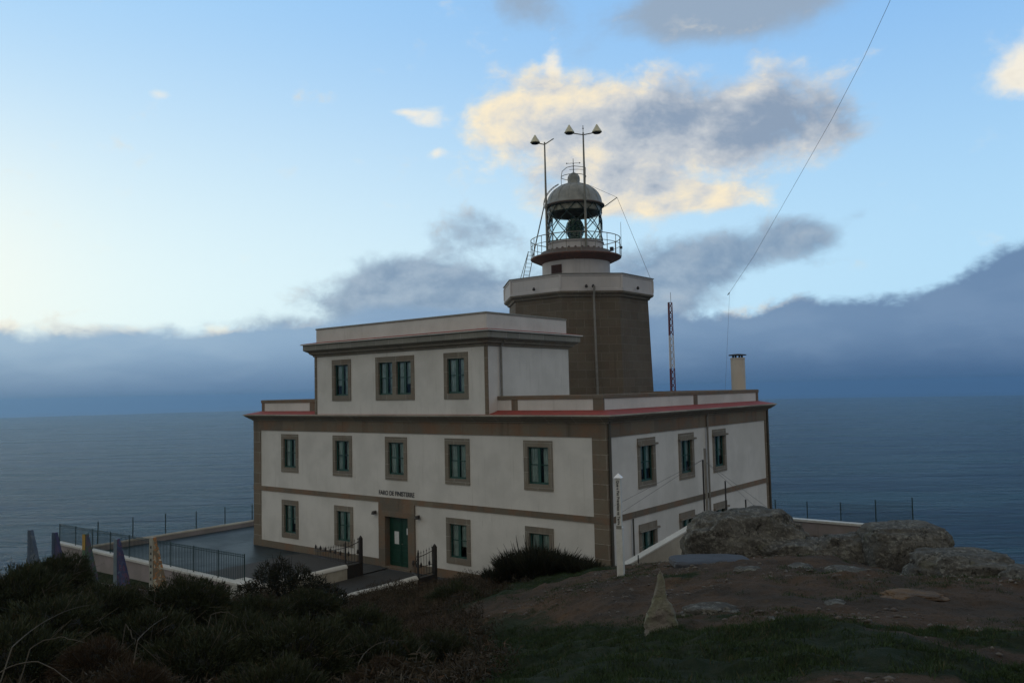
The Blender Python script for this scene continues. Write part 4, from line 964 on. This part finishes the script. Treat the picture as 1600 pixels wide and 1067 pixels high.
RA = -YAW*-1
VA = -YAW   # rotation that lines a long rock up across the view
ROT = math.atan2(-math.sin(YAW), math.cos(YAW))
blobrock('boulder', 'large lichen covered rock outcrop in front of the right wall of the house', 'rock', (7.95, -5.6, 3.95), (1.75, 1.0, 1.02), ROT, 3, amp=.20, pw=.72, sub=6)
blobrock('boulder', 'low rock shelf sloping off to the right of the large outcrop', 'rock', (9.35, -5.5, 3.72), (1.5, .9, .62), ROT-.1, 8, amp=.22, pw=.8, sub=6)
blobrock('boulder', 'squarish lichened boulder with a dark cleft standing against the sea', 'rock', (11.75, -4.6, 4.02), (1.08, .8, .78), ROT, 5, amp=.12, pw=.55, sub=6)
blobrock('boulder', 'rounded boulder joined to the left side of the squarish boulder', 'rock', (10.45, -5.0, 3.86), (.75, .6, .62), ROT, 11, amp=.18, pw=.7, sub=5)
blobrock('boulder', 'low broad rock ledge at the right edge of the headland', 'rock', (13.55, -6.7, 4.0), (1.25, .8, .58), ROT-.25, 15, amp=.22, pw=.65, sub=5)
blobrock('boulder', 'small dark rock at the very right edge against the sea', 'rock', (15.0, -8.9, 4.35), (.6, .55, .42), ROT, 21, amp=.22, pw=.7, sub=5)
gz = hz(8.35, -9.0)
blobrock('flat_slab', 'flat blue grey stone slab lying at the foot of the large outcrop', 'slab', (8.45, -9.0, gz+.06), (.92, .55, .10), ROT-.05, 31, 'slab', .07, .42, 5)
for i, (px, py, d_, s_) in enumerate([(1110, 958, 12.6, .30), (1250, 893, 17.5, .28), (1330, 905, 16.5, .40), (1170, 905, 17, .2), (1305, 950, 12.8, .16), (1210, 985, 11, .07), (1040, 935, 15.2, .10)]):
    p = V(px, py, d_); z_ = hz(p.x, p.y)
    lab = ['dark flat stone right of the standing stone', 'low stone half sunk in soil below the rock shelf', 'long low bedrock lump in the bare soil', 'small stone near the blue grey slab', 'grey stone among the grass tufts at centre right', 'tiny pebble on bare soil', 'small pebble behind the standing stone'][i]
    blobrock('half_buried_stone', lab, 'stone', (p.x, p.y, z_-s_*.1), (s_*1.5, s_*.9, s_*.42), ROT+i, 40+i, 'rock', .25, .8, 4)

M['ochre'] = simple('ochre_bedrock', (.12, .072, .036), (.07, .047, .030), .95, 4, .9, .05, bscale=16)
p = V(1425, 938, 13.3); blobrock('ochre_bedrock', 'low ochre coloured patch of bedrock in the bare soil at right', 'stone', (p.x, p.y, hz(p.x, p.y)-.02), (.50, .34, .075), ROT-.15, 77, 'ochre', .30, .9, 5)
# short dark stake by the post
for (x_, y_, h_, lab) in ((3.95, -4.6, .45, 'short dark stake at the foot of the cream sloping wall'),):
    mb = MB(); z_ = hz(x_, y_); mb.tube([(x_, y_, z_-.1), (x_, y_, z_+h_)], .02, 6); tag(mb.build('stake', 'iron'), lab, 'stake')
# dark posts of the stayed aerial behind the large rock
root = empty('stayed_aerial_post', (6.1, .9, 1)); tag(root, 'dark slim post with thin stay wires behind the large rock', 'post')
a_ = V(1098, 718, 30); mb = MB(); mb.tube([(a_.x, a_.y, hz(a_.x, a_.y)-.2), a_], .035, 6); child(mb, 'post', 'iron', root)
b_ = V(1103, 722, 30); mb = MB(); mb.tube([(b_.x, b_.y, hz(b_.x, b_.y)-.2), V(1101, 700, 30)], .05, 8); child(mb, 'pipe_sleeve', 'pipe', root)
for k, (px, py, d_) in enumerate(((1190, 800, 33), (1198, 792, 34), (972, 800, 28), (960, 790, 28))):
    q = V(px, py, d_); mb = MB(); mb.tube([a_, q], .006, 4); child(mb, 'stay_wire', 'wire', root)
for px, pt, lab in ((1133, 751, 'thin dark stake behind the large rock, the taller of two'), (1165, 780, 'thin dark stake behind the large rock, the shorter of two')):
    t_ = V(px, pt, 30); mb = MB(); mb.tube([(t_.x, t_.y, hz(t_.x, t_.y)-.2), t_], .03, 6); tag(mb.build('stake', 'iron'), lab, 'stake')

# lattice mast behind the house
mb_r, mb_w = MB(), MB(); bs_ = V(1051, 612, 75); tp = V(1048.2, 472, 75); H0 = bs_.z-4; H1 = tp.z
def lat(z): t = (z-H0)/(H1-H0); return bs_.lerp(tp, 0).xy.to_3d().lerp(tp.xy.to_3d(), 0), .30-.10*t
root = empty('lattice_mast', (bs_.x, bs_.y, -6)); tag(root, 'red and white lattice mast rising behind the roof right of the tower', 'mast')
segs = 20; base = Vector((bs_.x, bs_.y, 0)); zz = [H0 + (H1-H0)*k/segs for k in range(segs+1)]
ns = [Vector((math.cos(a), math.sin(a), 0)) for a in (0.3, 0.3+2.094, 0.3+4.189)]
def mw(z): return .30 - .09*(z-H0)/(H1-H0)
parts = {0: MB(), 1: MB(), 2: MB()}
for k in range(segs):
    z0_, z1_ = zz[k], zz[k+1]; zm = (z0_+z1_)/2; f_ = (zm-bs_.z)/(H1-bs_.z); idx = 0 if f_ < .25 else (1 if f_ < .62 else 2)
    for j in range(3):
        a_, b_ = base + ns[j]*mw(z0_) + Vector((0, 0, z0_)), base + ns[j]*mw(z1_) + Vector((0, 0, z1_))
        c_, d_ = base + ns[(j+1) % 3]*mw(z1_) + Vector((0, 0, z1_)), base + ns[(j+1) % 3]*mw(z0_) + Vector((0, 0, z0_))
        parts[idx].tube([a_, b_], .05, 5); parts[idx].tube([a_, c_], .028, 4); parts[idx].tube([d_, b_], .028, 4); parts[idx].tube([b_, c_], .028, 4)
for k in (0, 1, 2): child(parts[k], 'lattice_section', 'steel_white' if k == 1 else 'steel_red', root)
mb = MB(); mb.tube([base+Vector((0, 0, H0-8)), base+Vector((0, 0, H0))], .3, 6); child(mb, 'foot', 'steel_red', root)
mb = MB(); mb.tube([tp, tp+Vector((0, 0, .9))], .02, 5); child(mb, 'aerial_tip', 'iron', root)
# long aerial wire
wp = [(1412, -50, 30), (1388, 8, 32), (1350, 90, 35), (1300, 186, 39), (1255, 265, 43), (1215, 335, 47), (1178, 400, 50), (1140, 457, 53)]
mb = MB(); mb.tube([V(*q) for q in wp], .009, 5, False); q0 = V(1140, 457, 53)
root = empty('aerial_wire', q0); tag(root, 'long thin aerial wire running down through the sky on the right', 'wire')
child(mb, 'sagging_wire', 'wire', root); mb = MB(); mb.tube([q0, V(1133, 612, 52)], .007, 4, False); child(mb, 'down_lead', 'wire', root)
mb = MB(); mb.tube([V(1137, 461, 53), q0], .03, 5); child(mb, 'insulator', 'iron', root)

# painted triangular fins
def fin_mat(name, cols, sc, seed):
    m, T, b, o = new_mat(name); co = T.vm('ADD', obj_co(T), (seed*3.7, seed*1.1, seed))
    n1_ = T.noise(co, sc, 3, .5, 1.2); n2_ = T.noise(co, sc*1.7, 3, .5, 2)
    c = T.mix(T.ss(n1_, .45, .5), cols[0], cols[1]); c = T.mix(T.ss(n2_, .55, .58), c, cols[2]); c = T.mix(T.ss(T.noise(co, sc*.9, 2, .5, 1), .62, .65), c, cols[3])
    T.put(b.inputs['Base Color'], c); b.inputs['Roughness'].default_value = .6; bump(T, b, T.noise(co, 20, 4, .6), .2, .01); return m
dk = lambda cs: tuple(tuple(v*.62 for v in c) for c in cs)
fins = [(-29.85, 1.64, 'dull slate blue painted fin, leftmost of the row above the bushes', ((.10, .14, .20), (.08, .12, .18), (.16, .20, .24), (.06, .09, .15)), (.09, .13, .19)),
        (-26.87, 1.78, 'dark navy and violet painted fin, second from the left', ((.04, .05, .13), (.06, .05, .15), (.03, .05, .10), (.09, .06, .14)), (.05, .08, .14)),
        (-23.46, 2.02, 'fin with yellow top and green painted face, in the middle of the row', ((.05, .11, .08), (.10, .08, .12), (.05, .07, .12), (.12, .10, .06)), (.10, .19, .11)),
        (-20.32, 2.08, 'blue painted fin with violet and red patches, second from the right', ((.05, .09, .22), (.04, .05, .14), (.13, .06, .13), (.12, .18, .28)), (.17, .23, .27)),
        (-17.10, 2.44, 'whitish fin with black marks and orange and brown stripes, rightmost of the row', ((.34, .32, .24), (.14, .11, .07), (.33, .14, .04), (.45, .43, .36)), (.42, .42, .36))]
for i, (x_, zt, lab, cols, fc_) in enumerate(fins):
    zb = -.5 + (x_+17)*.05; y_ = -9.5; root = empty('painted_fin', (x_, y_, zb)); tag(root, lab, 'painted fin', 'painted fins along the outer path')
    H = zt-zb; w_, d_ = .17, 1.25
    # the fin's upright edge faces the photographer's left; its foot widens away towards the fence
    dirx = Vector((.97, .22, 0)).normalized(); sid = Vector((-dirx.y, dirx.x, 0))*-1
    A = Vector((x_-.14, y_, zb)); t0 = .22
    def pp(u, s_, z): return A + dirx*u + sid*s_ + Vector((0, 0, z))
    mb = MB(); v = [pp(0, 0, -.1), pp(d_, 0, -.1), pp(t0, 0, H), pp(0, 0, H), pp(0, -.16, -.1), pp(d_, -.16, -.1), pp(t0, -.16, H), pp(0, -.16, H)]
    mb.add(v, [(0, 1, 2, 3), (7, 6, 5, 4), (3, 2, 6, 7), (1, 5, 6, 2), (0, 3, 7, 4)])
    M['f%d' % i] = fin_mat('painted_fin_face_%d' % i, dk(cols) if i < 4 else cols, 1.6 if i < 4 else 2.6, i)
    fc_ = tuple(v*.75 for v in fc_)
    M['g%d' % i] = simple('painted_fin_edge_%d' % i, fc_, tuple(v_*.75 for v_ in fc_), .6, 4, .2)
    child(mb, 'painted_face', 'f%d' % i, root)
    mb = MB(); v = [pp(0, .012, -.1), pp(t0*1.05, .012, -.1), pp(t0*.98, .012, H), pp(0, .012, H), pp(0, 0.002, -.1), pp(t0*1.05, 0.002, -.1), pp(t0*.98, 0.002, H), pp(0, 0.002, H)]
    mb.add(v, [(0, 1, 2, 3), (3, 2, 6, 7), (1, 5, 6, 2), (0, 3, 7, 4)]); child(mb, 'edge_board', 'g%d' % i, root)
    if i == 2:
        mb = MB(); mb.add([pp(0, .018, H-.75), pp(t0*1.0, .018, H-.75), pp(t0*.97, .018, H-.02), pp(0, .018, H-.02)], [(0, 1, 2, 3)]); M['yel'] = simple('yellow_paint', (.36, .22, .04), (.28, .18, .04), .6, 4, .1); child(mb, 'yellow_patch', 'yel', root)
    if i == 4:
        mb = MB()
        for k in range(9): mb.add([pp(.06, .02, H-.45-k*.27), pp(.16, .02, H-.45-k*.27), pp(.14, .02, H-.33-k*.27), pp(.07, .02, H-.36-k*.27)], [(0, 1, 2, 3)])
        child(mb, 'painted_marks', 'lett', root)

# ------------------------------------------------------------------ vegetation
def blades(pts, dirs, length, width, jit=.5):
    n = len(pts); L = length*(.6+.8*rng.random(n))[:, None]; w = width*(.7+.6*rng.random(n))[:, None]
    d = dirs + rng.normal(0, jit, (n, 3)); d /= np.linalg.norm(d, axis=1)[:, None]
    s = np.cross(d, rng.normal(0, 1, (n, 3))); s /= np.linalg.norm(s, axis=1)[:, None]+1e-9
    droop = np.array([0, 0, -.12])*L
    v0 = pts - s*w*.5; v1 = pts + s*w*.5; v2 = pts + d*L*.55 + s*w*.4; v3 = pts + d*L + droop; v4 = pts + d*L*.55 - s*w*.4
    vs = np.stack([v0, v1, v2, v3, v4], 1).reshape(-1, 3); k = np.arange(n)*5
    f = np.concatenate([np.stack([k, k+1, k+2], 1), np.stack([k, k+2, k+4], 1), np.stack([k+4, k+2, k+3], 1)])
    return vs, f
def lump_radius(u, seed, amp=.3, fr=2.2):
    so = Vector((seed*5.1, seed*2.3, seed)); return np.array([1 + amp*mnoise.fractal(Vector(q)*fr+so, .9, 2, 4) for q in u])
def bush_meshes(seed, size, n, length, width, mat, style='gorse'):
    # foliage
    u = rng.normal(0, 1, (n//8, 3)); u[:, 2] = np.abs(u[:, 2])*.9 - .15; u /= np.linalg.norm(u, axis=1)[:, None]
    rr = lump_radius(u, seed, .34 if style == 'gorse' else .28) + .10*lump_radius(u, seed+9, 1.0, 6) - .10
    centers = u*rr[:, None]*(.80+.24*rng.random(len(u)))[:, None]
    centers = np.repeat(centers, 8, 0); uu = np.repeat(u, 8, 0)
    pts = (centers + rng.normal(0, .035, centers.shape))*np.array(size)
    up = np.array([0, 0, .35 if style == 'gorse' else 2.2]); dirs = uu*1.0 + up
    vs, f = blades(pts, dirs, length, width, .42 if style == 'gorse' else .28)
    var = np.repeat(np.clip(.5*rng.random(n//8)+.5*rng.random(n//8), 0, 1), 40); var = np.clip(var + rng.normal(0, .12, len(var)), 0, 1)
    fm = np_mesh('foliage', vs, f, mat, False, ('vary', var))
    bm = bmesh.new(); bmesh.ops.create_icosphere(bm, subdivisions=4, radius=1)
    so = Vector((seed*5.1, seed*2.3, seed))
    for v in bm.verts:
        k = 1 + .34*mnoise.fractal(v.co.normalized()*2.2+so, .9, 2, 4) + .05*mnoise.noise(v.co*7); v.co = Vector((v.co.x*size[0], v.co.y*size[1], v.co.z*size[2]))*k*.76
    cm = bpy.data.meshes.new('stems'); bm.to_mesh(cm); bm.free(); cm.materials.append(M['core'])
    tb = MB()
    for _ in range(150 if style != 'broom' else 40):
        d_ = Vector((random.gauss(0, 1), random.gauss(0, 1), abs(random.gauss(0, .9)))).normalized(); r0 = .7; r1 = random.uniform(.98, 1.22)
        side_ = Vector((random.gauss(0, .12), random.gauss(0, .12), random.gauss(0, .1)))
        P3 = [Vector((d_.x*size[0], d_.y*size[1], d_.z*size[2]))*r0, Vector((d_.x*size[0], d_.y*size[1], d_.z*size[2]))*(r0+r1)*.5 + side_*.5, Vector((d_.x*size[0], d_.y*size[1], d_.z*size[2]))*r1 + side_*1.4]
        tb.tube(P3, [.008, .006, .003], 3, False)
    tm_ = bpy.data.meshes.new('twigs'); tm_.from_pydata(tb.v, [], tb.f); tm_.materials.append(M['twig'])
    return fm, cm, tm_
variants = {
 'gorse': [bush_meshes(s, (1, 1, .9), 24000, .105, .014, 'gorse') for s in (1, 2, 3)],
 'dry': [bush_meshes(5, (1, 1, .85), 22000, .10, .013, 'gorse2')],
 'broom': [bush_meshes(7, (1, 1, .9), 12000, .30, .012, 'broom', 'broom')],
}
def bush(label, kind, vi, p, sc_, rot, group='gorse bushes on the slope'):
    fm, cm, tm_ = variants[kind][vi]; root = empty('gorse_bush' if kind != 'broom' else 'broom_bush', p); tag(root, label, 'bush', group)
    root.rotation_euler = (0, 0, rot); root.scale = sc_
    for nm, me in (('foliage', fm), ('stems', cm), ('twigs', tm_)): c_ = bpy.data.objects.new(nm, me); COL.objects.link(c_); c_.parent = root
    return root
for lab, kind, vi, px, ty, d_, hw, rot in BUSH:
    top_ = V(px, ty, d_); bush(lab, kind, vi, (top_.x, top_.y, top_.z - hw*1.02), (hw, hw, hw), rot)
# the tall dark broom before the house corner: several upright tufts joined in one bush
def broom():
    root = empty('broom_bush', (1.4, -6.2, 2.6)); tag(root, 'tall dark spiky broom bush against the white wall near the house corner', 'bush')
    P_, D_ = [], []
    for (px, d_, top_y, r_, k) in ((800, 25.5, 852, .42, 2600), (838, 25, 842, .5, 3600), (868, 25.5, 853, .5, 3200), (905, 25, 868, .38, 2200), (775, 25.5, 880, .32, 1400), (925, 24.5, 880, .22, 800)):
        t_ = V(px, top_y, d_); z0_ = hz(t_.x, t_.y); h_ = t_.z-z0_
        ang_ = rng.random(k)*2*np.pi; q = np.sqrt(rng.random(k)); hh = rng.random(k)**.8
        x_ = t_.x + np.cos(ang_)*q*r_*(.6+.8*hh); y_ = t_.y + np.sin(ang_)*q*r_*(.6+.8*hh); z_ = z0_ + hh*(h_-.3)*(1-.35*q)
        P_.append(np.stack([x_, y_, z_], 1)); D_.append(np.stack([np.cos(ang_)*q*.7, np.sin(ang_)*q*.7, 1.1+0*q], 1))
    vs, f = blades(np.concatenate(P_), np.concatenate(D_), .34, .016, .22); vs -= np.array([1.4, -6.2, 2.6])
    me = np_mesh('foliage', vs, f, 'broom', False, ('vary', np.repeat(rng.random(len(vs)//5), 5))); c_ = bpy.data.objects.new('foliage', me); COL.objects.link(c_); c_.parent = root
    mb = MB()
    for _ in range(46):
        px = random.uniform(765, 930); t_ = V(px, 0, 25.2); t_ = V(px, np.interp(px, [765, 800, 838, 868, 905, 930], [868, 838, 834, 846, 856, 872])+random.uniform(-4, 14), 25.2); b_ = V(845+(px-845)*.65, 900, 25.2)
        b_.z = hz(b_.x, b_.y); mb.tube([b_, b_.lerp(t_, .6)+Vector((random.uniform(-.05, .05), 0, .08)), t_], [.014, .011, .005], 4)
    child(mb, 'stems', 'core', root)
broom()
def loose_shrub():
    c0 = V(450, 900, 27); root = empty('loose_shrub', (c0.x, c0.y, hz(c0.x, c0.y))); tag(root, 'dark loose shrub standing before the wet terrace, left of the beige wall', 'bush'); P_, D_ = [], []
    for (px, d_, top_y, r_, k) in ((415, 27, 868, .5, 1700), (440, 26.5, 858, .45, 1700), (470, 26, 872, .5, 1700), (495, 25.5, 888, .5, 1500), (385, 26, 900, .4, 900), (520, 25, 905, .5, 1300)):
        t_ = V(px, top_y, d_); z0_ = hz(t_.x, t_.y); h_ = t_.z-z0_; ang_ = rng.random(k)*2*np.pi; q = np.sqrt(rng.random(k)); hh = rng.random(k)
        P_.append(np.stack([t_.x + np.cos(ang_)*q*r_*(1.3-.6*hh), t_.y + np.sin(ang_)*q*r_*(1.3-.6*hh), z0_ + hh*(h_-.12)*(1-.3*q)], 1)); D_.append(np.stack([np.cos(ang_)*q, np.sin(ang_)*q, .6+0*q], 1))
    vs, f = blades(np.concatenate(P_), np.concatenate(D_), .17, .022, .6); vs -= np.array(root.location)
    me = np_mesh('foliage', vs, f, 'broom', False, ('vary', np.repeat(rng.random(len(vs)//5), 5))); c_ = bpy.data.objects.new('foliage', me); COL.objects.link(c_); c_.parent = root
    mb = MB()
    for _ in range(16):
        px = random.uniform(400, 520); t_ = V(px, np.interp(px, [400, 440, 520], [875, 862, 900])+random.uniform(-3, 10), 26.5); b_ = V(455+(px-455)*.5, 900, 26.5); b_.z = hz(b_.x, b_.y); mb.tube([b_, b_.lerp(t_, .5)+Vector((random.uniform(-.1, .1), 0, .05)), t_], [.02, .014, .006], 4)
    child(mb, 'stems', 'core', root)
loose_shrub()
# loose small stones over the bare soil
def pebbles():
    k = 13000; x_ = rng.uniform(2, 18, 46000); y_ = rng.uniform(-24, -4, 46000); kk = (turf_mask(x_, y_) < .4) & (fbm(x_, y_, .8, 3) > -.05); x_, y_ = x_[kk][:k], y_[kk][:k]; z_ = height(x_, y_); k = len(x_)
    oc = np.array([(1, 0, 0), (0, 1, 0), (-1, 0, 0), (0, -1, 0), (0, 0, 1), (0, 0, -1), (.7, .7, .45), (-.7, -.7, .4)], float)
    tri = np.array([(0, 6, 4), (6, 1, 4), (1, 2, 4), (2, 7, 4), (7, 3, 4), (3, 0, 4), (6, 0, 5), (1, 6, 5), (2, 1, 5), (7, 2, 5), (3, 7, 5), (0, 3, 5)])
    sz = .006 + .045*rng.random(k)**8; st = rng.uniform(.6, 1.5, (k, 3)); a_ = rng.random(k)*6.3
    v = oc[None]*sz[:, None, None]*st[:, None, :]*(1+rng.normal(0, .12, (k, 8, 3))); c_, s_ = np.cos(a_)[:, None], np.sin(a_)[:, None]
    v = np.stack([v[..., 0]*c_-v[..., 1]*s_, v[..., 0]*s_+v[..., 1]*c_, v[..., 2]*.6], 2) + np.stack([x_, y_, z_+sz*.15], 1)[:, None, :]
    f = (tri[None]+np.arange(k)[:, None, None]*8).reshape(-1, 3); me = np_mesh('gravel', v.reshape(-1, 3), f, 'pebble'); o = bpy.data.objects.new('loose_gravel', me); COL.objects.link(o); tag(o, 'scattered small stones on the bare brown soil', 'gravel', kind='stuff')
M['pebble'] = simple('pebble_stone', (.13, .115, .095), (.07, .055, .045), .9, 1.5, .2)
pebbles()
# undergrowth: heath and dry stalks over the slope - nobody could count it
def scatter(name, region_fn, n, length, width, mat, jit, kindname, upz=1.0, clump=12, hfn=None):
    xs = []; tot = 0
    while tot < n:
        x_ = rng.uniform(-32, 20, 60000); y_ = rng.uniform(-27, 2, 60000); k = region_fn(x_, y_) > rng.random(60000)
        xs.append(np.stack([x_[k], y_[k]], 1)); tot += k.sum()
        if len(xs) > 400: break
    c_ = np.concatenate(xs)[:n]; c_ = np.repeat(c_, clump, 0) + rng.normal(0, .05, (len(c_)*clump, 2))
    z_ = height(c_[:, 0], c_[:, 1]); 
    if hfn is not None: z_ = z_ + hfn(c_[:, 0], c_[:, 1])*rng.random(len(c_))**.5
    pts = np.stack([c_[:, 0], c_[:, 1], z_-.01], 1); dirs = np.tile([0, 0, upz], (len(pts), 1))
    dist = np.sqrt((pts[:, 0]-CAM.x)**2+(pts[:, 1]-CAM.y)**2)
    vs, f = blades(pts, dirs, length, width, jit); m_ = len(pts)
    var = np.repeat(np.clip(np.repeat(rng.random(m_//clump), clump)*.6 + rng.random(m_)*.4, 0, 1), 5)
    me = np_mesh(name, vs, f, mat, False, ('vary', var)); o = bpy.data.objects.new(name, me); COL.objects.link(o); tag(o, kindname, 'vegetation', kind='stuff'); return o
def depth_px(x, y):
    dx_, dy_ = x-CAM.x, y-CAM.y; d = dx_*math.sin(YAW)+dy_*math.cos(YAW); r_ = dx_*math.cos(YAW)-dy_*math.sin(YAW)
    return d, 800 + 1270*r_/np.maximum(d, .1)
def flatmask(x, y): return ((x > -31.5) & (x < -7.7) & (y > -10.8)) | ((x > -12.6) & (x < -7.6) & (y > -13)) | (y > -.2)
def heath_region(x, y):
    d, p = depth_px(x, y); lim = np.interp(d, [4, 8, 11, 15, 20, 24, 30, 40], [560, 740, 760, 740, 720, 780, 900, 900])
    k = (d > 3.5) & (p > -60) & (p < lim + 25*np.sin(x*3)+20*np.sin(y*5)) & ~flatmask(x, y)
    return k*np.clip(22/np.maximum(d, 1), .25, 1)**1.5
hh = lambda x, y: .20 + .22*np.clip(lump(x, y, 1.1, 2.0), -.6, 1.2)
scatter('heath_undergrowth', heath_region, 21000, .10, .013, 'heath', .95, 'dense heath and bramble undergrowth covering the left slope', .9, 12, hh)
def grass_region(x, y):
    d, p = depth_px(x, y); t = turf_mask(x, y); 
    t = np.maximum(t, .35 + .10*(fbm(x+90, y, .7, 3) > .12))
    k = (d > 4) & (d < 33) & (p > 430) & (p < 1680) & ~flatmask(x, y) & (x > -7.6)
    return k*np.clip((t-.35)*2.2, 0, 1)*np.clip(.55+1.6*fbm(x, y, 1.7, 3), .05, 1)*np.clip(14/np.maximum(d, 1), .35, 1)
scatter('turf_grass', grass_region, 26000, .065, .006, 'grass', .5, 'short dark green turf growing in patches on the headland', 1.0, 9)
# dry grass stalks by the entrance wall
def dry_region(x, y):
    d, p = depth_px(x, y); return ((d > 9) & (d < 31) & (p > 490) & (p < 720) & ~flatmask(x, y) & (x > -14))*1.0*np.clip(.4+.6*lump(x, y, 1.7, 9), .05, 1)
M['dryg'] = foliage('dry_grass', ((.060, .040, .026), (.105, .078, .052), (.13, .11, .08)))
scatter('dry_grass', dry_region, 3600, .34, .006, 'dryg', .28, 'thin dry reddish grass stalks beside the rounded entrance wall', 1.2, 4)
# arching dead stems in the thicket
arcs = [((20, 1010, 7.5), (75, 955, 8.2), (140, 945, 8.6)), ((45, 1015, 8), (85, 982, 8.2), (130, 1005, 8.0)), ((0, 1050, 6.8), (60, 1010, 7), (115, 1067, 6.6)), ((215, 1000, 9), (235, 975, 9.4), (262, 962, 9.8)),
        ((560, 1035, 9.5), (580, 995, 9.8), (632, 1000, 10)), ((640, 1050, 9), (655, 1035, 9.2), (672, 1018, 9.4)), ((195, 975, 10), (205, 985, 10), (212, 1005, 9.8)), ((330, 960, 11), (352, 950, 11), (372, 965, 11))]
for k, (a_, b_, c_) in enumerate(arcs):
    A, B, C_ = V(*a_), V(*b_), V(*c_); mb = MB()
    pts = [A*(1-t)**2 + B*2*t*(1-t) + C_*t*t for t in [i/12 for i in range(13)]]; pts = [p + Vector((random.uniform(-.01, .01),)*3) for p in pts]
    A0 = A.copy(); A0.z = hz(A.x, A.y)
    mb.tube([A + (A-B)*.5 - Vector((0, 0, .35))] + pts, [.006] + [.006-.0003*i for i in range(13)], 5)
    tag(mb.build('dead_stem', 'twig'), ['long pale dead stem arching at far lower left', 'curved dead stem over the left thicket', 'forked low dead stem in the bottom left corner', 'straight leaning dead stem above the reddish bush', 'arching dead stem in the middle of the thicket', 'short dead stem left of the turf', 'bent dead twig beside the reddish bush', 'thin dead twig over the dark bushes'][k], 'dead stem', 'dead stems in the thicket')

# ------------------------------------------------------------------ sea air
mh = bpy.data.materials.new('haze'); mh.use_nodes = True; mh.node_tree.nodes.clear(); T = NT(mh.node_tree)
vp = T.node('ShaderNodeVolumePrincipled'); vp.inputs['Color'].default_value = (.27, .47, .69, 1); vp.inputs['Density'].default_value = 1.05e-4; vp.inputs['Anisotropy'].default_value = 0.55
oo = T.node('ShaderNodeOutputMaterial'); T.l.new(vp.outputs[0], oo.inputs['Volume']); M['haze'] = mh
mb = MB(); mb.box(-13000, 13000, -13000, 13000, SEA_Z-3, 42)
hzb = mb.build('haze', 'haze'); tag(hzb, 'pale blue sea haze thickening towards the horizon', 'haze', kind='stuff')
